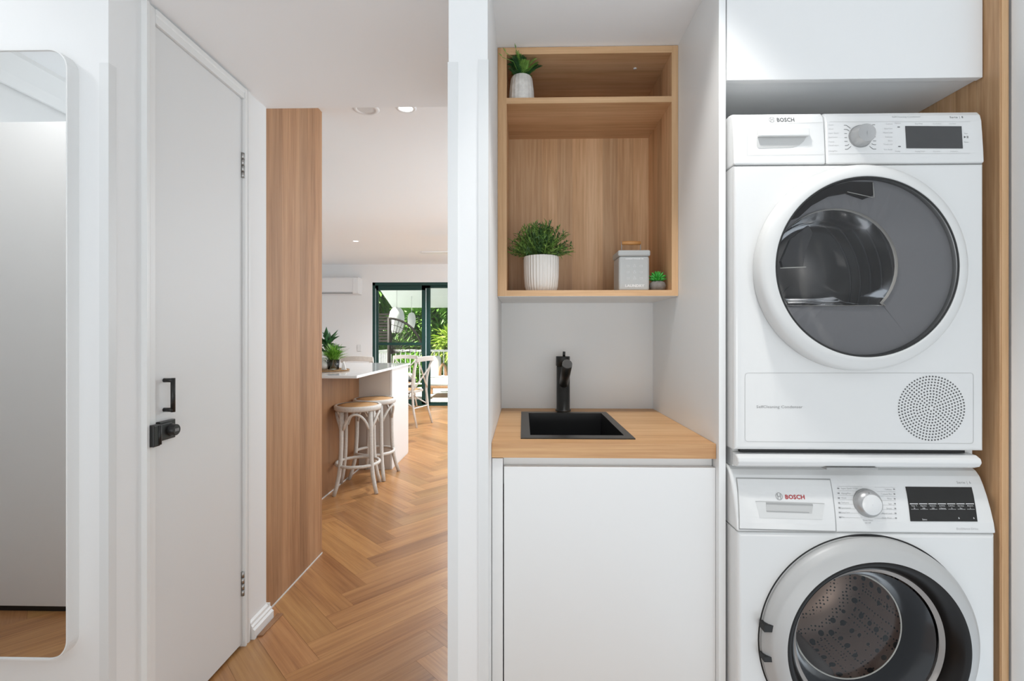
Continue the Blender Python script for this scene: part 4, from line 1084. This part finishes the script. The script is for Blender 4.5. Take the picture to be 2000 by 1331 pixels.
# drum
q = MB().lathe((dcx-.02, 0, dc[1]), [(.200, Y0+.03), (.262, Y0+.06), (.262, Y0+.42), (.10, Y0+.45), (.0005, Y0+.45)], 'y', 72)
drum = q.build('drum', 'drymetal', dr)
for k, a in enumerate((200, 240, 320, 80)):
    q = MB(); c, s = math.cos(R(a)), math.sin(R(a)); cx, cz = dcx-.02, dc[1]
    q.tube([(cx+.245*c, Y0+.08, cz+.245*s), (cx+.225*c, Y0+.12, cz+.225*s), (cx+.225*c, Y0+.40, cz+.225*s)], .018, 10); q.build('drum_paddle', 'bowlrim', drum)
q = MB()
for k in range(7): q.tube([(dcx-.02+.258*math.cos(2*math.pi*i/60), Y0+.10+.045*k, dc[1]+.258*math.sin(2*math.pi*i/60)) for i in range(60)], .003, 5, True)
q.build('drum_rib', 'chrome', drum)
# lower service flap
fyD = 1.210
q = MB(); P_ = []
for cx_, cz_, a0 in ((1895, 735, 0), (1461, 735, 90), (1461, 857, 180), (1895, 861, 270)):
    for i in range(5):
        a = R(a0+22.5*i); P_.append(PX(cx_+6*math.cos(a), cz_-6*math.sin(a), fyD))
arcline(q, P_+[P_[0]], .0010, fyD, .0004); q.build('flap_seam', 'softseam', dr)
q = MB(); c = PX(1819, 798, fyD); rr = 63/F*1.19*.985; N_ = 0
for i in range(1, 12):
    r = rr*i/11; m = int(round(5.9*i))
    for k in range(m):
        a = 2*math.pi*(k+.35*i)/m; x, z = c[0]+r*math.cos(a)*1.01, c[1]+r*math.sin(a)
        q.poly([(x+.00215*math.cos(j*math.pi/4), fyD-.0006, z+.00215*math.sin(j*math.pi/4)) for j in range(8)])
q.build('vent_holes', 'ink', dr)
q = MB(); a = PX(1477, 797.5, fyD); b = PX(1567, 797, fyD); text_bm(q, 'SelfCleaning Condenser', a[0], a[1], .0068, fyD, 'LEFT', 0, b[0]-a[0]); q.build('flap_lettering', 'inkmid', dr)

# --- washing machine
WX0, WX1 = .5265, 1.1490
wm = thing('washing_machine', ((WX0+WX1)/2, 1.5, 0), 'white front-loading washing machine with silver-ringed door under the dryer', 'washing machine')
shell(WX0, WX1, 1.195, 1.78, .012, .6885, .8385, .4245, .19, .010, 'cabinet', wm)
for x in (WX0+.06, WX1-.06):
    for y in (1.26, 1.72): MB().lathe((x, y, 0), [(.02, 0), (.02, .013)], 'z', 16, cap0=True, cap1=True).build('foot', 'black', wm)
wprof = [(1.1945, .6900), (1.1985, .715), (1.2065, .745), (1.2160, .775), (1.2260, .800), (1.2350, .818), (1.2450, .829), (1.258, .836), (1.280, .8405)]
wyf = interp(wprof)
wsx_b, wsx_t = at(1632, 1038, wyf).x, at(1620, 940, wyf).x
fascia('control_panel', WX0, WX1+.0005, wprof, 1.78, 'appl', wm)
box('seam', (WX0+.004, WX1-.003, 1.2, 1.77, .6880, .6905), 'seam', wm)
# detergent drawer front: thin raised plate
def plate(name, corners, yf, th, m, par, n=8, bevel=.0012):
    """curved plate laid on the fascia: corners (u, v) top-left, top-right, bottom-right, bottom-left"""
    tl_, tr2, br_, bl_ = [Vector(PX(*c, yf)) for c in corners]; q = MB(); rows = []
    for i in range(n+1):
        a = tl_.lerp(bl_, i/n); b = tr2.lerp(br_, i/n); rows.append((a, b))
    F_ = [[q.bm.verts.new((p.x, yf(p.y)-th, p.y)) for p in r] for r in rows]; K_ = [[q.bm.verts.new((p.x, yf(p.y)+.001, p.y)) for p in r] for r in rows]
    for i in range(n):
        q.bm.faces.new((F_[i][0], F_[i][1], F_[i+1][1], F_[i+1][0])); q.bm.faces.new((K_[i][0], K_[i][1], K_[i+1][1], K_[i+1][0]))
        for j in (0, 1): q.bm.faces.new((F_[i][j], F_[i+1][j], K_[i+1][j], K_[i][j]))
    for i in (0, n): q.bm.faces.new((F_[i][0], F_[i][1], K_[i][1], K_[i][0]))
    return q.build(name, m, par, bevel=bevel)
plate('drawer_gap', ((1437, 933), (1621.5, 935.5), (1634, 1040), (1442.5, 1035)), wyf, .0004, 'seam', wm, bevel=0)
wd_ = plate('detergent_drawer', ((1439, 935), (1620, 937.5), (1631.5, 1037.5), (1444, 1032.5)), wyf, .0022, 'appl', wm)
yf2 = lambda z: wyf(z)-.0022
q = MB(); P_ = [at(u, v, yf2) for u, v in ((1476, 981), (1610, 984), (1588, 986), (1496, 983))]
# handle: dark slot, lip and tapered recess
q = MB(); a, b = PX(1496, 983, yf2), PX(1588, 986, yf2); c = PX(1586, 1003, yf2); d = PX(1497, 1000, yf2)
q.poly([(p[0], yf2(p[1])-.0006, p[1]) for p in (a, b, c, d)]); q.build('grip_pocket', 'pocket', wd_)
q = MB(); line(q, PX(1496, 983.5, yf2), PX(1587, 986.5, yf2), .004, yf2, .001); line(q, PX(1497, 999, yf2), PX(1580, 1001.5, yf2), .0018, yf2, .001); line(q, PX(1475, 979.5, yf2), PX(1610, 984, yf2), .0009, yf2, .001)
q.build('grip_shadow_gap', 'seam', wd_)
q = MB(); P_ = [PX(u, v, yf2) for u, v in ((1476, 980), (1496, 984), (1497, 1001), (1484, 1012), (1606, 1015), (1588, 1004), (1588, 988), (1610, 985))]
for tri in ((0, 1, 2, 3), (3, 2, 5, 4), (4, 5, 6, 7)): q.poly([(P_[i][0], yf2(P_[i][1])-.0005-(0 if i in (0, 3, 4, 7) else -.0003), P_[i][1]) for i in tri])
q.build('grip_recess', 'ring', wd_)
q = MB(); a, b = PX(1533.5, 975, yf2), PX(1570, 966.5, yf2); text_bm(q, 'BOSCH', a[0], a[1], (b[1]-a[1])*.92, yf2, 'LEFT', .0004, b[0]-a[0], 1.05); q.build('brand_lettering', 'red', wd_)
q = MB(); c = PX(1521.5, 970, yf2); roundel(q, c[0], c[1], .0078, yf2); q.build('brand_roundel', 'inkmid', wd_)
# knob
kc = PX(1694, 984, wyf); ky = wyf(kc[1]); kn_dir = Vector((0, -1, .14)).normalized()
def tilted_lathe(prof, seg=48, **k):
    q = MB(); q.lathe((0, 0, 0), prof, 'y', seg, **k)
    rot = Vector((0, -1, 0)).rotation_difference(kn_dir).to_matrix().to_4x4()
    bmesh.ops.transform(q.bm, matrix=Matrix.Translation((kc[0], ky, kc[1])) @ rot, verts=q.bm.verts); return q
tilted_lathe([(.0345, .006), (.0345, -.001), (.034, -.002)], cap1=True).build('knob_collar', 'seam', wm)
tilted_lathe([(.0332, -.001), (.0325, -.007), (.026, -.0165), (.0240, -.0175)]).build('knob', 'chrome', wm); kn = wm.children[-1]
tilted_lathe([(.0241, -.0174), (.0232, -.0180), (.0005, -.0184)]).build('knob_cap', 'appl', kn)
q = MB(); p = at(1697, 963, ky-.010); q.tube([p, p+Vector((0, -.002, -.005))], .0012, 6); q.build('pointer_mark', 'ink', kn)
# programme table
q = MB()
L7 = [('Super Quick 15\'/30\'', 955), ('AllergyPlus', 964.5), ('Wool', 973.5), ('Delicates', 982.5), ('Sportswear', 993), ('Easy-Care', 1002), ('Mix', 1011)]
for s, v in L7: p = PX(1643, v+1, wyf); text_bm(q, s, p[0], p[1], .0036, wyf)
q.build('programme_lettering', 'inkpale', wm); q = MB()
for s, v in (('Cottons', 957), ('Cottons Eco', 966), ('Rinse', 975), ('Spin', 985), ('Empty', 994), ('Mixed Load', 1004), ('Dark Wash', 1013)):
    p = PX(1742, v+1, wyf); text_bm(q, s, p[0], p[1], .0036, wyf, 'RIGHT')
q.build('programme_lettering', 'inkpale', wm); q = MB()
for s, v in (('Drum Clean', 1018), ('on | off', 1023)):
    p = PX(1695, v, wyf); text_bm(q, s, p[0], p[1], .0034, wyf, 'CENTER')
q.build('panel_lettering', 'inkpale', wm); q = MB()
a, b = PX(1868, 1035, wyf), PX(1910, 1035, wyf); text_bm(q, 'EcoSilence Drive', a[0], a[1], .0046, wyf, 'LEFT', 0, b[0]-a[0])
q.build('model_lettering', 'inkpale', wm); q = MB()
for k in range(8):
    v = 952+k*8.7; line(q, PX(1636+k*.5, v-1.5, wyf), PX(1670+abs(k-3.5)*4, v-1.5+.4, wyf), .0005, wyf); line(q, PX(1722-abs(k-3.5)*4, v, wyf), PX(1748+k*.5, v+.5, wyf), .0005, wyf)
q.build('dial_lines', 'inkpale', wm)
q = MB()
for k in range(7):
    c = PX(1637+k*.6, 954.5+k*9.4, wyf); line(q, (c[0]-.0025, c[1]), (c[0]+.0025, c[1]), .003, wyf)
q.build('panel_symbols', 'inkmid', wm); q = MB()
for k in range(7):
    c = PX(1746+k*.6, 956+k*9.4, wyf); line(q, (c[0]-.002, c[1]), (c[0]+.002, c[1]), .0028, wyf)
q.build('panel_symbols', 'inkmid', wm); q = MB()
a = PX(1869, 945, wyf); text_bm(q, 'Serie | 6', a[0], a[1], .0055, wyf, 'LEFT', 0, .034, 1.2)
q.build('series_lettering', 'inkmid', wm)
ds = plate('display', ((1768, 951), (1897, 952), (1908.5, 1019), (1778, 1018.5)), wyf, .0012, 'screenblack', wm, bevel=0)
yf3 = lambda z: wyf(z)-.0013
q = MB(); fld = ['Temp. °C', 'Spin', 'Finished in', 'SpeedPerfect', 'EcoPerfect', 'Extra Rinse', 'Start']
fl2 = ['90', '1400', '3:20', '+ Memory', '10', 'Plus', 'II']
for k in range(7):
    u0 = 1776.5+k*18.2; a, b = PX(u0, 984.5, yf3), PX(u0+16, 984.5, yf3); line(q, a, b, .0016, yf3)
    a, b = PX(u0+2.5, 995, yf3), PX(u0+17.5, 995.3, yf3); line(q, a, b, .0005, yf3)
    p = PX(u0+9, 989.5, yf3); text_bm(q, fld[k], p[0], p[1], .0026, yf3, 'CENTER', 0, .0145)
    p = PX(u0+9.5, 994.2, yf3); text_bm(q, fl2[k], p[0], p[1], .0026, yf3, 'CENTER')
q.build('display_lettering', 'inkwhite', ds); q = MB()
p = PX(1801, 1016.5, yf3); text_bm(q, 'Status', p[0], p[1], .0034, yf3)
for u in (1873, 1902): p = PX(u, 1014, yf3); text_bm(q, '&', p[0], p[1], .004, yf3, 'CENTER')
q.build('display_lettering', 'inkwhite', ds)
# door
wcx, wcz = .8385, .4245; Y0 = 1.195
wring = MB().lathe((wcx, 0, wcz), [(.250, Y0+.0005), (.2575, Y0-.005), (.2575, Y0-.014), (.253, Y0-.022), (.2455, Y0-.0285), (.2435, Y0-.0315), (.238, Y0-.0345), (.216, Y0-.0445), (.2135, Y0-.0448)], 'y', 128).build('door', 'silver', wm)
MB().lathe((wcx, 0, wcz), [(.250, Y0+.001), (.2615, Y0-.0005), (.2615, Y0+.001)], 'y', 128).build('shadow_gap', 'dark', wring)
MB().lathe((wcx, 0, wcz), [(.2135, Y0-.0445), (.2115, Y0-.0455), (.200, Y0-.040), (.186, Y0-.022), (.182, Y0-.010)], 'y', 128).build('bezel', 'wbezel', wring)
MB().lathe((wcx, 0, wcz), [(.182, Y0-.010), (.178, Y0-.008), (.172, Y0-.004)], 'y', 96).build('bowl_lip', 'wbowlrim', wring)
MB().lathe((wcx-.004, 0, wcz), [(.170, Y0-.003), (.158, Y0+.012), (.146, Y0+.035), (.138, Y0+.062)], 'y', 96).build('bowl', 'wbowl', wring)
MB().lathe((wcx-.004, 0, wcz), [(.1385, Y0+.061), (.1365, Y0+.064), (.1345, Y0+.062)], 'y', 96).build('bowl_edge', 'bowlrim', wring)
MB().lathe((wcx-.004, 0, wcz), [(.1365, Y0+.062), (.11, Y0+.0622), (.0005, Y0+.0624)], 'y', 64).build('bowl_glass', 'wglass', wring)
for dz_ in ((1218, 1231), (1279, 1289)):
    a = at(1491, dz_[0], Y0-.02); b = at(1503, dz_[1], Y0-.02)
    MB().box(wcx-.2605, wcx-.236, Y0-.030, Y0-.006, b.z, a.z).build('hinge_slot', 'dark', wring)
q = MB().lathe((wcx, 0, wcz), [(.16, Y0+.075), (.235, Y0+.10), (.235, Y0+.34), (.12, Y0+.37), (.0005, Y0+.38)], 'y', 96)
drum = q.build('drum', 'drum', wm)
for a in (150, 270, 30):
    q = MB(); c, s = math.cos(R(a)), math.sin(R(a))
    q.tube([(wcx+.225*c, Y0+.12, wcz+.225*s), (wcx+.190*c, Y0+.16, wcz+.190*s), (wcx+.185*c, Y0+.30, wcz+.185*s), (wcx+.22*c, Y0+.34, wcz+.22*s)], .022, 12); q.build('drum_paddle', 'wbowlrim', drum)

# --- stacking frame between the two
sk_ = thing('stacking_frame', ((WX0+WX1)/2, 1.5, .8405), 'white stacking frame with pull-out ledge between dryer and washing machine', 'stacking frame')
box('tray', (WX0+.006, WX1-.02, 1.235, 1.78, .8405, .886), 'appl', sk_)
xr = at(1917, 900, 1.20).x
q = MB().prism([(1.232, .8435), (1.214, .8445), (1.203, .850), (1.197, .860), (1.200, .870), (1.212, .876), (1.232, .878)], 'x', WX0+.004, xr)
q.build('ledge', 'appl', sk_, bevel=.003)
box('shadow_gap', (WX0+.02, xr-.02, 1.222, 1.236, .879, .8865), 'dark', sk_)
xa, xb = at(1615, 915, 1.2).x, at(1715, 915, 1.2).x
box('finger_notch', (xa, xb, 1.2005, 1.233, .8412, .8465), 'seam', sk_)
